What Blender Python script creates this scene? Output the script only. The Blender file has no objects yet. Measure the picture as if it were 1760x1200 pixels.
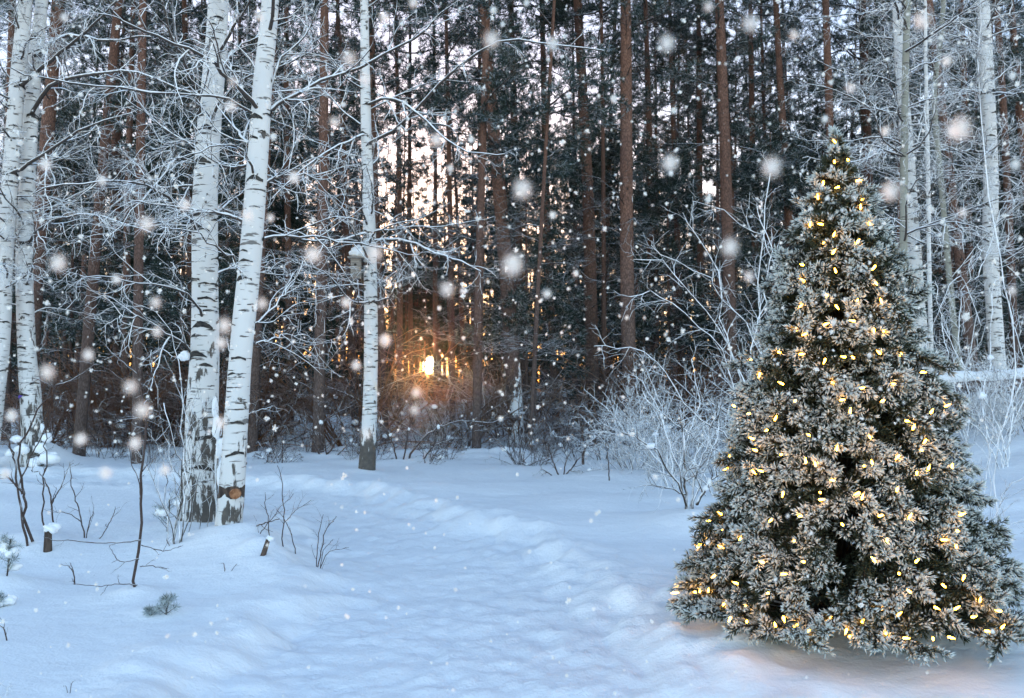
import bpy, math
import numpy as np
from mathutils import Vector, Quaternion

# ------------------------------------------------------------------ camera, light, exposure
S = bpy.context.scene
COL = S.collection
F = 1500.0                      # focal length in photo pixels (photo 1760 x 1200)
CAMH = 1.5
PITCH = math.atan(65.0 / F)
cam_d = bpy.data.cameras.new('camera')
cam = bpy.data.objects.new('camera', cam_d); COL.objects.link(cam)
cam_d.sensor_width = 36.0
cam_d.lens = 36.0 * F / 1760.0
cam_d.clip_end = 2000.0
cam_d.dof.use_dof = True; cam_d.dof.focus_distance = 7.5; cam_d.dof.aperture_fstop = cam_d.lens / 8.5
cam.location = (0, 0, CAMH)
cam.rotation_euler = (math.pi / 2 + PITCH, 0, 0)
S.camera = cam

SUN_EL = math.radians(1.45)
SUN_AZ = math.atan((740 - 880) / F)          # measured from +Y towards +X
sun_dir = Vector((math.sin(SUN_AZ) * math.cos(SUN_EL), math.cos(SUN_AZ) * math.cos(SUN_EL), math.sin(SUN_EL)))
world = bpy.data.worlds.new('World'); S.world = world
world.use_nodes = True
wn = world.node_tree
sky = wn.nodes.new('ShaderNodeTexSky')
sky.sky_type = 'NISHITA'; sky.sun_disc = False
sky.sun_elevation = math.radians(4.5)
sky.sun_rotation = SUN_AZ
sky.air_density = 1.0; sky.dust_density = 0.25; sky.ozone_density = 1.6
bg = wn.nodes['Background']
tint = wn.nodes.new('ShaderNodeMix'); tint.data_type = 'RGBA'; tint.blend_type = 'MULTIPLY'
tint.inputs[0].default_value = 1.0
# the dusk sky: dull rose round the low sun, blue in the half of the sky away from it
wtc = wn.nodes.new('ShaderNodeTexCoord'); dot = wn.nodes.new('ShaderNodeVectorMath'); dot.operation = 'DOT_PRODUCT'
dot.inputs[1].default_value = tuple(sun_dir); wn.links.new(wtc.outputs['Generated'], dot.inputs[0])
ramp = wn.nodes.new('ShaderNodeValToRGB'); wmr = wn.nodes.new('ShaderNodeMapRange')
wmr.inputs[1].default_value = -1; wmr.inputs[2].default_value = 1
wn.links.new(dot.outputs['Value'], wmr.inputs[0]); wn.links.new(wmr.outputs[0], ramp.inputs[0])
els = ramp.color_ramp.elements
els[0].position = 0.0; els[0].color = (.82, .82, .92, 1)
els[1].position = 1.0; els[1].color = (.62, .46, .46, 1)
e_ = els.new(.5); e_.color = (1.14, .95, .90, 1)
e_ = els.new(.85); e_.color = (.60, .57, .64, 1)
wn.links.new(ramp.outputs[0], tint.inputs[7])
wn.links.new(sky.outputs[0], tint.inputs[6]); wn.links.new(tint.outputs[2], bg.inputs[0])
bg.inputs[1].default_value = 0.15
sl = bpy.data.lights.new('sun_lamp', 'SUN')
sl.energy = 2.9; sl.angle = math.radians(0.5); sl.color = (1.0, 0.43, 0.14)
so = bpy.data.objects.new('sun_lamp', sl); COL.objects.link(so)
so.rotation_euler = sun_dir.to_track_quat('Z', 'Y').to_euler()
S.view_settings.view_transform = 'Standard'
S.view_settings.look = 'None'
S.view_settings.exposure = 2.94
S.view_settings.gamma = 1.0
S.cycles.max_bounces = 6
S.cycles.diffuse_bounces = 3
S.cycles.transparent_max_bounces = 4
S.cycles.sample_clamp_indirect = 4.0
S.cycles.use_denoising = True

RNG = np.random.default_rng(11)
def rs(seed):
    global RNG
    RNG = np.random.default_rng(seed)

# ------------------------------------------------------------------ numpy helpers
def P(x, y, d):
    """photo pixel + distance ahead -> point (small pitch treated exactly)"""
    a = (600.0 - y) / F; b = (x - 880.0) / F
    c, s = math.cos(PITCH), math.sin(PITCH)
    v = np.array([b, c - a * s, s + a * c])
    return np.array([0, 0, CAMH]) + v * (d / v[1])

def vnoise(x, y, seed=0):
    xi = np.floor(x).astype(np.int64); yi = np.floor(y).astype(np.int64)
    fx = x - xi; fy = y - yi
    u = fx * fx * fx * (fx * (fx * 6 - 15) + 10); v = fy * fy * fy * (fy * (fy * 6 - 15) + 10)
    def h(a, b):
        n = (a * 374761393 + b * 668265263 + seed * 974634777) & 0xffffffff
        n = ((n ^ (n >> 13)) * 1274126177) & 0xffffffff
        return ((n ^ (n >> 16)) & 0xffff) / 65535.0
    a = h(xi, yi); b = h(xi + 1, yi); c = h(xi, yi + 1); d = h(xi + 1, yi + 1)
    return (a * (1 - u) + b * u) * (1 - v) + (c * (1 - u) + d * u) * v - 0.5
def fbm(x, y, o=4, seed=0):
    s = 0; a = 1.0
    for i in range(o):
        s = s + a * vnoise(x * 2 ** i + 17.3 * i, y * 2 ** i - 9.1 * i, seed + i); a *= 0.5
    return s
def sstep(a, b, x):
    t = np.clip((x - a) / (b - a), 0, 1); return t * t * (3 - 2 * t)

PATH = np.array([(0.1, -8), (-.1, 2), (-.22, 4.2), (-.42, 6.7), (-1.35, 9.6), (-2.75, 12.0), (-5, 13.6), (-9, 14.6), (-16, 15.2)])
PATHW = np.array([1.25, 1.25, 1.2, 1.0, .88, .8, .75, .7, .7])
HEAPS = []        # (x, y, height, radius) snow piled at feet of trees
def PX0(y): return np.interp(y, PATH[:, 1], PATH[:, 0])
def H(x, y):
    x = np.asarray(x, float); y = np.asarray(y, float)
    best = np.full(x.shape, 1e9); w = np.ones(x.shape)
    for i in range(len(PATH) - 1):
        a = PATH[i]; b = PATH[i + 1]; ab = b - a
        t = np.clip(((x - a[0]) * ab[0] + (y - a[1]) * ab[1]) / (ab @ ab), 0, 1)
        d = np.hypot(x - a[0] - t * ab[0], y - a[1] - t * ab[1])
        m = d < best
        best = np.where(m, d, best); w = np.where(m, PATHW[i] * (1 - t) + PATHW[i + 1] * t, w)
    far = sstep(40, 16, y)
    e = best - w + 0.34 * fbm(x * .9, y * .9, 3, 5) + .22 * vnoise(x * 3.1, y * 3.1, 9) + .10 * vnoise(x * 7.7, y * 7.7, 10)
    bank = sstep(-0.25, 0.38, e)
    z = 0.10 * bank - 0.10
    z = z + 0.025 * np.exp(-((e - 0.32) / 0.22) ** 2)                       # ridge of thrown-up snow
    churn = np.exp(-((e - 0.15) / np.where(x > PX0(y), .55, .36)) ** 2)
    churn = churn * np.where(x > PX0(y), .85, .5)
    z = z + churn * (0.15 * np.abs(fbm(x * 2.6, y * 2.6, 2, 21)) + 0.055 * np.abs(vnoise(x * 6.5, y * 6.5, 33)) + .02 * vnoise(x * 14, y * 14, 35)) * far
    inp = 1 - bank
    z = z + inp * far * (0.028 * fbm(x * 3.5, y * 5, 3, 41) + 0.030 * fbm(x * 13, y * 17, 2, 43))
    z = z + bank * far * (0.012 * fbm(x * 3, y * 3, 3, 51))
    z = z + 0.10 * bank * fbm(x * .55 + 3, y * .7, 2, 61)
    z = z + 0.16 * fbm(x * .13, y * .13, 2, 71) * sstep(6, 16, y)
    # wind-shaped drifts right of the path
    z = z + bank * 0.055 * sstep(-.3, .5, x + .12 * (y - 8)) * (np.abs(vnoise(x * .35 + y * .12, y * .95, 81)) * 2 - .4)
    z = z + 1.0 * np.exp(-(((x - 9.5) / 3.2) ** 2 + ((y - 14) / 4.2) ** 2))   # rise on the right
    z = z + 0.35 * np.exp(-(((x - 7.0) / 2.6) ** 2 + ((y - 9) / 3.0) ** 2))
    z = z + .12 * np.exp(-(((x + 2.1) / .7) ** 2 + ((y - 7.2) / .55) ** 2))
    z = z + .22 * sstep(16.5, 19, y) * np.abs(vnoise(x * 1.3, y * 1.6, 91)) + .10 * sstep(16.5, 19, y) * np.abs(vnoise(x * 3.1, y * 3.3, 92))
    for hx, hy, hh, hr in HEAPS:
        q = ((x - hx) ** 2 + (y - hy) ** 2) / hr ** 2
        z = z + hh * np.exp(-q)
    return z
def Hs(x, y): return float(H(np.array([x]), np.array([y]))[0])
def gp(px, py=None, d=None):
    """ground point for a photo pixel"""
    if d is None: d = 2250.0 / (py - 665.0)
    x = (px - 880.0) / F * d
    return np.array([x, d, Hs(x, d)])

class Geo:
    def __init__(s): s.v = []; s.f = []; s.m = []; s.a = []; s.n = 0; s.sm = []
    def add(s, v, f, mat=0, attr=None, smooth=True):
        v = np.asarray(v, float).reshape(-1, 3); f = np.asarray(f, np.int64)
        s.v.append(v); s.f.append(f + s.n); s.n += len(v)
        s.m.append(np.full(len(f), mat, np.int32)); s.sm.append(np.full(len(f), smooth, bool))
        s.a.append(np.full(len(v), 0.0) if attr is None else np.broadcast_to(attr, (len(v),)).astype(float))
    def tubes(s, Pm, R, k=5, mat=0, attr=None, caps=False):
        Pm = np.asarray(Pm, float)
        if Pm.ndim == 2: Pm = Pm[None]; R = np.asarray(R, float)[None]
        m, n, _ = Pm.shape
        if m == 0: return
        R = np.asarray(R, float)
        T = np.gradient(Pm, axis=1); T /= np.linalg.norm(T, axis=2, keepdims=True) + 1e-9
        ref = np.where(np.abs(T[:, :1, 2:3]) > .85, np.array([1., 0, 0]), np.array([0, 0, 1.]))
        ref = np.broadcast_to(ref, T.shape)
        U = np.cross(ref, T); U /= np.linalg.norm(U, axis=2, keepdims=True) + 1e-9
        W = np.cross(T, U)
        a = np.arange(k) * 2 * math.pi / k
        V = Pm[:, :, None] + R[:, :, None, None] * (U[:, :, None] * np.cos(a)[None, None, :, None] + W[:, :, None] * np.sin(a)[None, None, :, None])
        i = np.arange(m)[:, None, None] * n * k; j = np.arange(n - 1)[None, :, None] * k; q = np.arange(k)[None, None]
        q2 = (q + 1) % k
        f = np.stack([i + j + q, i + j + q2, i + j + k + q2, i + j + k + q], -1).reshape(-1, 4)
        s.add(V.reshape(-1, 3), f, mat, None if attr is None else np.repeat(np.broadcast_to(attr, (m, n)).reshape(-1), k))
        if caps:
            c = np.arange(m)[:, None] * n * k + (n - 1) * k
            for qq in range(1, k - 1):
                g = np.concatenate([c, c + qq, c + qq + 1], 1)
                s.f.append(g + s.n - m * n * k); s.m.append(np.full(m, mat, np.int32)); s.sm.append(np.zeros(m, bool))
    def build(s, name, mats, parent=None, loc=None, use_attr=None):
        me = bpy.data.meshes.new(name)
        V = np.concatenate(s.v)
        me.vertices.add(len(V)); me.vertices.foreach_set('co', V.astype(np.float32).ravel())
        tot = np.concatenate([np.full(len(f), f.shape[1], np.int32) for f in s.f])
        li = np.concatenate([f.ravel() for f in s.f]).astype(np.int32)
        me.loops.add(len(li)); me.loops.foreach_set('vertex_index', li)
        me.polygons.add(len(tot))
        st = np.concatenate([[0], np.cumsum(tot)[:-1]]).astype(np.int32)
        me.polygons.foreach_set('loop_start', st)
        me.polygons.foreach_set('loop_total', tot)
        me.polygons.foreach_set('material_index', np.concatenate(s.m))
        me.polygons.foreach_set('use_smooth', np.concatenate(s.sm))
        if use_attr:
            at = me.attributes.new(use_attr, 'FLOAT', 'POINT')
            at.data.foreach_set('value', np.concatenate(s.a).astype(np.float32))
        me.update(calc_edges=True)
        for m in (mats if isinstance(mats, (list, tuple)) else [mats]): me.materials.append(m)
        o = bpy.data.objects.new(name, me); COL.objects.link(o)
        if parent: o.parent = parent
        if loc is not None: o.location = loc
        return o

def empty(name, loc, label, cat, group=None, rot=None):
    o = bpy.data.objects.new(name, None); COL.objects.link(o)
    o.location = loc; o.empty_display_size = .1
    if rot is not None: o.rotation_euler = rot
    tag(o, label, cat, group); return o
def tag(o, label=None, cat=None, group=None, kind=None):
    if label: o['label'] = label
    if cat: o['category'] = cat
    if group: o['group'] = group
    if kind: o['kind'] = kind
    return o
def copy_tree(src, label=None, group=None):
    r = src.copy(); COL.objects.link(r)
    if label: r['label'] = label
    if group: r['group'] = group
    for ch in KIDS.get(src.name, list(src.children)):
        c = ch.copy(); COL.objects.link(c); c.parent = r
    return r
KIDS = {}

# ------------------------------------------------------------------ materials
def new_mat(name):
    m = bpy.data.materials.new(name); m.use_nodes = True
    nt = m.node_tree; b = nt.nodes['Principled BSDF']
    b.inputs['Roughness'].default_value = .8
    b.inputs['Specular IOR Level'].default_value = .2
    return m, nt, b
class N:
    """tiny node helper"""
    def __init__(s, nt): s.nt = nt
    def node(s, t, **kw):
        n = s.nt.nodes.new(t)
        for k, v in kw.items(): setattr(n, k, v)
        return n
    def put(s, sock, v):
        if hasattr(v, 'is_linked'): s.nt.links.new(v, sock)
        else: sock.default_value = v
    def math(s, op, a, b=0.0, c=0.0):
        n = s.node('ShaderNodeMath', operation=op)
        s.put(n.inputs[0], a); s.put(n.inputs[1], b); s.put(n.inputs[2], c); return n.outputs[0]
    def mr(s, v, a, b, c=0.0, d=1.0):
        n = s.node('ShaderNodeMapRange'); n.clamp = True; n.interpolation_type = 'SMOOTHSTEP'
        s.put(n.inputs[0], v)
        for i, q in zip((1, 2, 3, 4), (a, b, c, d)): s.put(n.inputs[i], q)
        return n.outputs[0]
    def mix(s, f, a, b):
        n = s.node('ShaderNodeMix', data_type='RGBA')
        s.put(n.inputs[0], f)
        s.put(n.inputs[6], (*a, 1) if isinstance(a, tuple) else a)
        s.put(n.inputs[7], (*b, 1) if isinstance(b, tuple) else b)
        return n.outputs[2]
    def coord(s, scale=(1, 1, 1), kind='Object'):
        t = s.node('ShaderNodeTexCoord'); m = s.node('ShaderNodeMapping')
        m.inputs['Scale'].default_value = scale
        s.nt.links.new(t.outputs[kind], m.inputs[0]); return m.outputs[0]
    def noise(s, vec, scale=1.0, detail=3.0, rough=.5):
        n = s.node('ShaderNodeTexNoise'); s.nt.links.new(vec, n.inputs['Vector'])
        n.inputs['Scale'].default_value = scale; n.inputs['Detail'].default_value = detail; n.inputs['Roughness'].default_value = rough
        return n.outputs[0]
    def sep(s, v):
        n = s.node('ShaderNodeSeparateXYZ'); s.nt.links.new(v, n.inputs[0]); return n.outputs
    def normal(s): return s.node('ShaderNodeNewGeometry').outputs['Normal']
    def pos(s): return s.node('ShaderNodeNewGeometry').outputs['Position']
    def bump(s, h, b, strength=.5, dist=.01):
        n = s.node('ShaderNodeBump'); n.inputs['Strength'].default_value = strength; n.inputs['Distance'].default_value = dist
        s.put(n.inputs['Height'], h); s.nt.links.new(n.outputs[0], b.inputs['Normal'])

SNOWC = (.86, .885, .92)
def mat_snow():
    m, nt, b = new_mat('snow'); n = N(nt)
    c = n.coord(); a = n.noise(c, 6, 5, .6); g = n.noise(c, 55, 3, .6); big = n.noise(c, .5, 2)
    b.inputs['Roughness'].default_value = .65
    nt.links.new(n.mix(big, (.80, .835, .88), (.88, .90, .925)), b.inputs['Base Color'])
    n.bump(n.math('ADD', n.math('MULTIPLY', a, 1.6), n.math('MULTIPLY', g, .35)), b, .55, .03)
    return m
M_SNOW = mat_snow()
def mat_clump():
    m, nt, b = new_mat('snow_clump'); n = N(nt)
    b.inputs['Base Color'].default_value = (*SNOWC, 1)
    n.bump(n.noise(n.coord(), 25, 4), b, .5, .02); return m
M_CLUMP = mat_clump()
def mat_twig(name, bark, lo, hi, warm=0.0, nz=.5, frost=SNOWC):
    """bark under a coat of rime and snow that lies thickest on the upper side"""
    m, nt, b = new_mat(name); n = N(nt)
    z = n.sep(n.normal())[2]
    no = n.noise(n.coord(kind='Object'), 9, 3, .6)
    f = n.mr(n.math('ADD', z, n.math('MULTIPLY', n.math('SUBTRACT', no, .5), nz * 2)), lo, hi)
    nt.links.new(n.mix(f, bark, frost), b.inputs['Base Color'])
    n.bump(n.noise(n.coord(), 60, 2), b, .5, .01)
    if warm:
        tr = n.node('ShaderNodeBsdfTranslucent'); tr.inputs[0].default_value = (.8, .5, .3, 1)
        mx = n.node('ShaderNodeMixShader'); mx.inputs[0].default_value = warm
        nt.links.new(b.outputs[0], mx.inputs[1]); nt.links.new(tr.outputs[0], mx.inputs[2])
        nt.links.new(mx.outputs[0], nt.nodes['Material Output'].inputs[0])
    return m
M_RIME = mat_twig('rimed_twig', (.07, .055, .05), -.7, .12, nz=.9)
M_LIMB = mat_twig('snowy_limb', (.06, .05, .045), -.15, .35, nz=.45)
M_BARE = mat_twig('bare_twig', (.07, .05, .045), .25, 1.0, nz=.8)
M_UNDER = mat_twig('undergrowth_twig', (.045, .032, .027), .45, 1.2, warm=.42, nz=.5)
M_RIMED_UNDER = mat_twig('rimed_undergrowth_twig', (.05, .036, .03), -.1, .75, warm=.25, nz=.8)
M_DEAD = mat_twig('dead_branch', (.045, .036, .032), .25, .9, nz=.5)

def mat_birch(name, rough_h, base=(.70, .70, .70), amt=.16, t0=.70):
    m, nt, b = new_mat(name); n = N(nt)
    z = n.sep(n.coord())[2]
    dash = n.noise(n.coord((5, 5, 42)), 1.0, 3, .55)
    dash2 = n.noise(n.coord((2.2, 2.2, 9)), 1.0, 4, .6)
    crack = n.noise(n.coord((16, 16, 4.2)), 1.0, 4, .65)
    ck2 = n.noise(n.coord((5, 5, 3.2)), 1.0, 3, .6)
    f = n.math('MULTIPLY', n.mr(dash, .615, .65), n.mr(n.noise(n.coord((2.3, 2.3, 1.7)), 1, 2), .30, .46))
    f = n.math('MAXIMUM', f, n.mr(n.noise(n.coord((7, 7, 5)), 1, 5, .62), .64, .675))
    f = n.math('MAXIMUM', f, n.math('MULTIPLY', n.mr(dash2, .615, .66), .85))
    hi = n.math('SUBTRACT', 1.0, n.mr(z, rough_h * .1, rough_h))                         # rough plated bark on the butt
    thr = n.math('SUBTRACT', t0, n.math('MULTIPLY', hi, amt))
    cr = n.mr(n.math('ADD', n.math('MULTIPLY', crack, .6), n.math('MULTIPLY', ck2, .4)), thr, n.math('ADD', thr, .05))
    f = n.math('MAXIMUM', f, cr)
    white = n.mix(n.noise(n.coord((3, 3, 2)), 1, 3), base, tuple(q * .82 for q in base))
    dark = n.mix(n.noise(n.coord(), 14, 3), (.035, .035, .038), (.16, .14, .12))
    nt.links.new(n.mix(f, white, dark), b.inputs['Base Color'])
    n.bump(n.math('SUBTRACT', n.math('MULTIPLY', crack, hi), n.math('MULTIPLY', f, .8)), b, .6, .012)
    return m
M_BIRCH = mat_birch('birch_bark', 2.0, amt=.19)
M_BIRCH_B = mat_birch('black_footed_birch_bark', 1.3, amt=.34)
M_BIRCH_R = mat_birch('rough_birch_bark', 2.9, amt=.20, t0=.665)
M_ASPEN = mat_birch('grey_aspen_bark', .5, (.30, .30, .26), .1, .74)
def mat_plain(name, c1, c2, sc=(20, 20, 5), bump=.4):
    m, nt, b = new_mat(name); n = N(nt)
    t = n.noise(n.coord(sc), 1, 4, .6)
    nt.links.new(n.mix(n.mr(t, .3, .7), c1, c2), b.inputs['Base Color'])
    n.bump(t, b, bump, .01); return m
M_SCAR = mat_plain('birch_scar', (.015, .015, .017), (.07, .065, .06), (18, 18, 40))
M_WOOD = mat_plain('weathered_wood', (.16, .14, .12), (.34, .31, .28), (6, 6, 30))
M_CUT = mat_plain('cut_wood', (.20, .08, .04), (.42, .22, .12), (30, 30, 30))
M_STUMP = mat_plain('stump_wood', (.03, .022, .02), (.11, .08, .065), (25, 25, 8))
M_RIBBON = mat_plain('violet_ribbon', (.10, .05, .42), (.14, .08, .5), (9, 9, 9), .1)

def mat_pine(name, snowy):
    m, nt, b = new_mat(name); n = N(nt)
    z = n.sep(n.coord())[2]
    pl = n.node('ShaderNodeTexVoronoi'); pl.feature = 'DISTANCE_TO_EDGE'
    w = n.coord((30, 30, 10)); nt.links.new(w, pl.inputs['Vector']); pl.inputs['Scale'].default_value = 1
    ck = n.mr(pl.outputs[0], .0, .22, .35, 1.0)
    t = n.noise(n.coord((8, 8, 5)), 1, 5, .65)
    low = n.mix(t, (.08, .06, .055), (.20, .155, .14))
    up = n.mix(t, (.13, .07, .05), (.27, .155, .11))
    col = n.mix(n.mr(n.math('ADD', z, n.math('MULTIPLY', t, 3)), 2.5, 8.5), low, up)
    col = n.mix(ck, (.035, .022, .018), col)
    inf = n.node('ShaderNodeObjectInfo')
    hs = n.node('ShaderNodeHueSaturation')
    nt.links.new(n.math('ADD', .8, n.math('MULTIPLY', inf.outputs['Random'], .4)), hs.inputs['Value'])
    hs.inputs['Hue'].default_value = .495
    nt.links.new(col, hs.inputs['Color']); col = hs.outputs[0]
    if snowy:                                                   # snow blown on to one side of the trunk
        q = n.sep(n.normal()); sd = n.math('SUBTRACT', n.math('MULTIPLY', q[0], .75), n.math('MULTIPLY', q[1], .5))
        s = n.noise(n.coord((6, 6, 2.6)), 1, 4, .6)
        lim = n.mr(z, .2, 3.4, .50, .80)
        f = n.mr(n.math('ADD', s, n.math('MULTIPLY', sd, .14)), lim, n.math('ADD', lim, .03))
        col = n.mix(f, col, SNOWC)
    else:
        s = n.noise(n.coord((9, 9, 5)), 1, 3, .6)
        col = n.mix(n.mr(s, .72, .75), col, SNOWC)
    nt.links.new(col, b.inputs['Base Color'])
    n.bump(n.math('ADD', ck, t), b, .7, .015)
    return m
M_PINE = mat_pine('pine_bark', False)
M_PINE_S = mat_pine('pine_bark_snow_patched', True)
def mat_needles(name, frostamt, c1=(.012, .024, .024), c2=(.035, .058, .050)):
    m, nt, b = new_mat(name); n = N(nt)
    z = n.sep(n.normal())[2]
    a = n.noise(n.coord(kind='Object'), 1.3, 2); t = n.noise(n.coord(kind='Object'), 12, 2)
    f = n.mr(n.math('ADD', n.math('ABSOLUTE', n.math('MULTIPLY', z, .5)), n.math('MULTIPLY', n.math('ADD', a, t), .5)), 1.02 - frostamt, 1.25 - frostamt)
    nt.links.new(n.mix(f, n.mix(t, c1, c2), (.62, .70, .74)), b.inputs['Base Color'])
    tr = n.node('ShaderNodeBsdfTranslucent'); tr.inputs[0].default_value = (.09, .11, .06, 1)
    mx = n.node('ShaderNodeMixShader'); mx.inputs[0].default_value = .15
    nt.links.new(b.outputs[0], mx.inputs[1]); nt.links.new(tr.outputs[0], mx.inputs[2])
    nt.links.new(mx.outputs[0], nt.nodes['Material Output'].inputs[0])
    return m
M_NEED = mat_needles('pine_needles', .05)
M_NEEDF = mat_needles('frosted_pine_needles', .235)

# ------------------------------------------------------------------ branching generators
def lane(x, y): return np.abs(x - y * math.tan(SUN_AZ))
def unit(v): return v / (np.linalg.norm(v, axis=-1, keepdims=True) + 1e-9)
def grow(P0, D0, L, n, wig=.18, up=0.0):
    m = len(P0); pts = np.zeros((m, n, 3)); pts[:, 0] = P0
    d = unit(D0); st = (np.asarray(L) / (n - 1))[:, None] if np.ndim(L) else np.full((m, 1), L / (n - 1))
    for i in range(1, n):
        d = unit(d + wig * RNG.normal(size=(m, 3)) + np.array([0, 0, up]))
        pts[:, i] = pts[:, i - 1] + d * st
    return pts
def spawn(Pp, Rp, c, t0, t1, ang, L, n, wig=.2, up=0.0, rr=.6, rmin=.002, taper=.35, flat=0.0, lenfall=.5):
    """c children on each parent polyline"""
    m, k, _ = Pp.shape
    if m == 0: return np.zeros((0, n, 3)), np.zeros((0, n))
    idx = np.repeat(np.arange(m), c); M = len(idx)
    t = t0 + (t1 - t0) * ((np.tile(np.arange(c), m) + RNG.random(M)) / c)
    s = t * (k - 1); i = np.minimum(s.astype(int), k - 2); fr = (s - i)[:, None]
    A = Pp[idx, i]; B = Pp[idx, i + 1]
    P0 = A + (B - A) * fr; T = unit(B - A)
    r0 = Rp[idx, i] * (1 - fr[:, 0]) + Rp[idx, i + 1] * fr[:, 0]
    q = RNG.normal(size=(M, 3)); q[:, 2] *= (1 - flat)
    q = unit(q - T * np.sum(q * T, 1, keepdims=True))
    a = np.radians(ang[0] + (ang[1] - ang[0]) * RNG.random(M))[:, None]
    D = T * np.cos(a) + q * np.sin(a)
    LL = (L[0] + (L[1] - L[0]) * RNG.random(M)) * (1 - lenfall * t)
    pts = grow(P0, D, LL, n, wig, up)
    rb = np.maximum(r0 * rr, rmin)
    R = rb[:, None] * np.linspace(1, taper, n)[None]
    R = np.maximum(R, rmin * .6)
    return pts, R
def smooth_poly(pts, n, jit=0.0):
    pts = np.asarray(pts, float); k = len(pts)
    if k == 2: pts = np.array([pts[0], (pts[0] + pts[1]) / 2, pts[1]]); k = 3
    t = np.linspace(0, k - 1, n); i = np.clip(t.astype(int), 0, k - 2); f = (t - i)[:, None]
    g = lambda j: pts[np.clip(j, 0, k - 1)]
    a, b, c, d = g(i - 1), g(i), g(i + 1), g(i + 2)
    r = .5 * ((2 * b) + (-a + c) * f + (2 * a - 5 * b + 4 * c - d) * f * f + (-a + 3 * b - 3 * c + d) * f ** 3)
    if jit: r[1:] += RNG.normal(size=(n - 1, 3)) * jit
    return r

def blob(g, c, r, mat=0, seed=0, k=10, flat=.7):
    """lumpy clump of snow"""
    th = np.linspace(0, math.pi, k); ph = np.arange(k * 2) * math.pi / k
    T, Ph = np.meshgrid(th, ph, indexing='ij')
    n = np.stack([np.sin(T) * np.cos(Ph), np.sin(T) * np.sin(Ph), np.cos(T)], -1)
    rad = 1 + .6 * vnoise(n[..., 0] * 1.6 + seed * 3.1 + 50, n[..., 1] * 1.6 + n[..., 2] * 1.3 + 40, seed) + .4 * vnoise(n[..., 0] * 4 + 50, n[..., 1] * 4 + n[..., 2] * 3 + seed, seed + 7)
    V = np.asarray(c) + n * rad[..., None] * (np.array([1, 1, flat]) * r if np.ndim(r) == 0 else np.array(r))
    K = 2 * k; i = np.arange(k - 1)[:, None] * K; j = np.arange(K)[None]; j2 = (j + 1) % K
    f = np.stack([i + j, i + K + j, i + K + j2, i + j2], -1).reshape(-1, 4)
    g.add(V.reshape(-1, 3), f, mat)

def trunk_geo(g, line, rad, k=24, lump=.04, seed=0, mat=0, flare=0.0):
    """round trunk with uneven girth; line (n,3), rad (n,)"""
    n = len(line); a = np.arange(k) * 2 * math.pi / k
    A, Z = np.meshgrid(a, np.arange(n), indexing='xy')
    zz = line[:, 2][:, None] * np.ones_like(A)
    r = rad[:, None] * (1 + lump * 2 * vnoise(np.cos(A) * 1.3 + 30 + seed, np.sin(A) * 1.3 + 30 + zz * 1.7, seed) + lump * vnoise(np.cos(A) * 4 + 30, np.sin(A) * 4 + 30 + zz * 6, seed + 3))
    if flare:
        h = zz - line[0, 2]
        r = r * (1 + flare * np.exp(-np.clip(h, 0, 9) / .25) * (1 + .5 * np.cos(A * 5 + seed)))
    V = line[:, None] + np.stack([r * np.cos(A), r * np.sin(A), 0 * A], -1)
    i = np.arange(n - 1)[:, None] * k; j = np.arange(k)[None]; j2 = (j + 1) % k
    f = np.stack([i + j, i + j2, i + k + j2, i + k + j], -1).reshape(-1, 4)
    g.add(V.reshape(-1, 3), f, mat)
    return V

def scars(g, line, rad, zs, mat=1):
    """black eyebrow-shaped branch scars lying on birch bark"""
    for z, a0, w, h in zs:
        i = int(np.clip(np.searchsorted(line[:, 2], z), 1, len(line) - 1))
        c = line[i]; r = rad[i]
        nu = 9; us = np.linspace(-1, 1, nu)
        rows = []
        jt = RNG.normal(size=nu) * .12
        for v in (0, .5, 1):
            thick = (1 - np.abs(us) ** 1.3) * (.9 + jt)
            zz = z - (np.abs(us) ** 1.4) * h * .6 + RNG.normal() * h * .3 * us + (v - .5) * h * thick
            aa = a0 + us * w / r * .5
            rr = r * 1.045 + (.004 if v == .5 else .001)
            rows.append(np.stack([c[0] + rr * np.cos(aa), c[1] + rr * np.sin(aa), zz], -1))
        V = np.stack(rows)
        ii = np.arange(2)[:, None] * nu; jj = np.arange(nu - 1)[None]
        f = np.stack([ii + jj, ii + jj + 1, ii + nu + jj + 1, ii + nu + jj], -1).reshape(-1, 4)
        g.add(V.reshape(-1, 3), f, mat)

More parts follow.
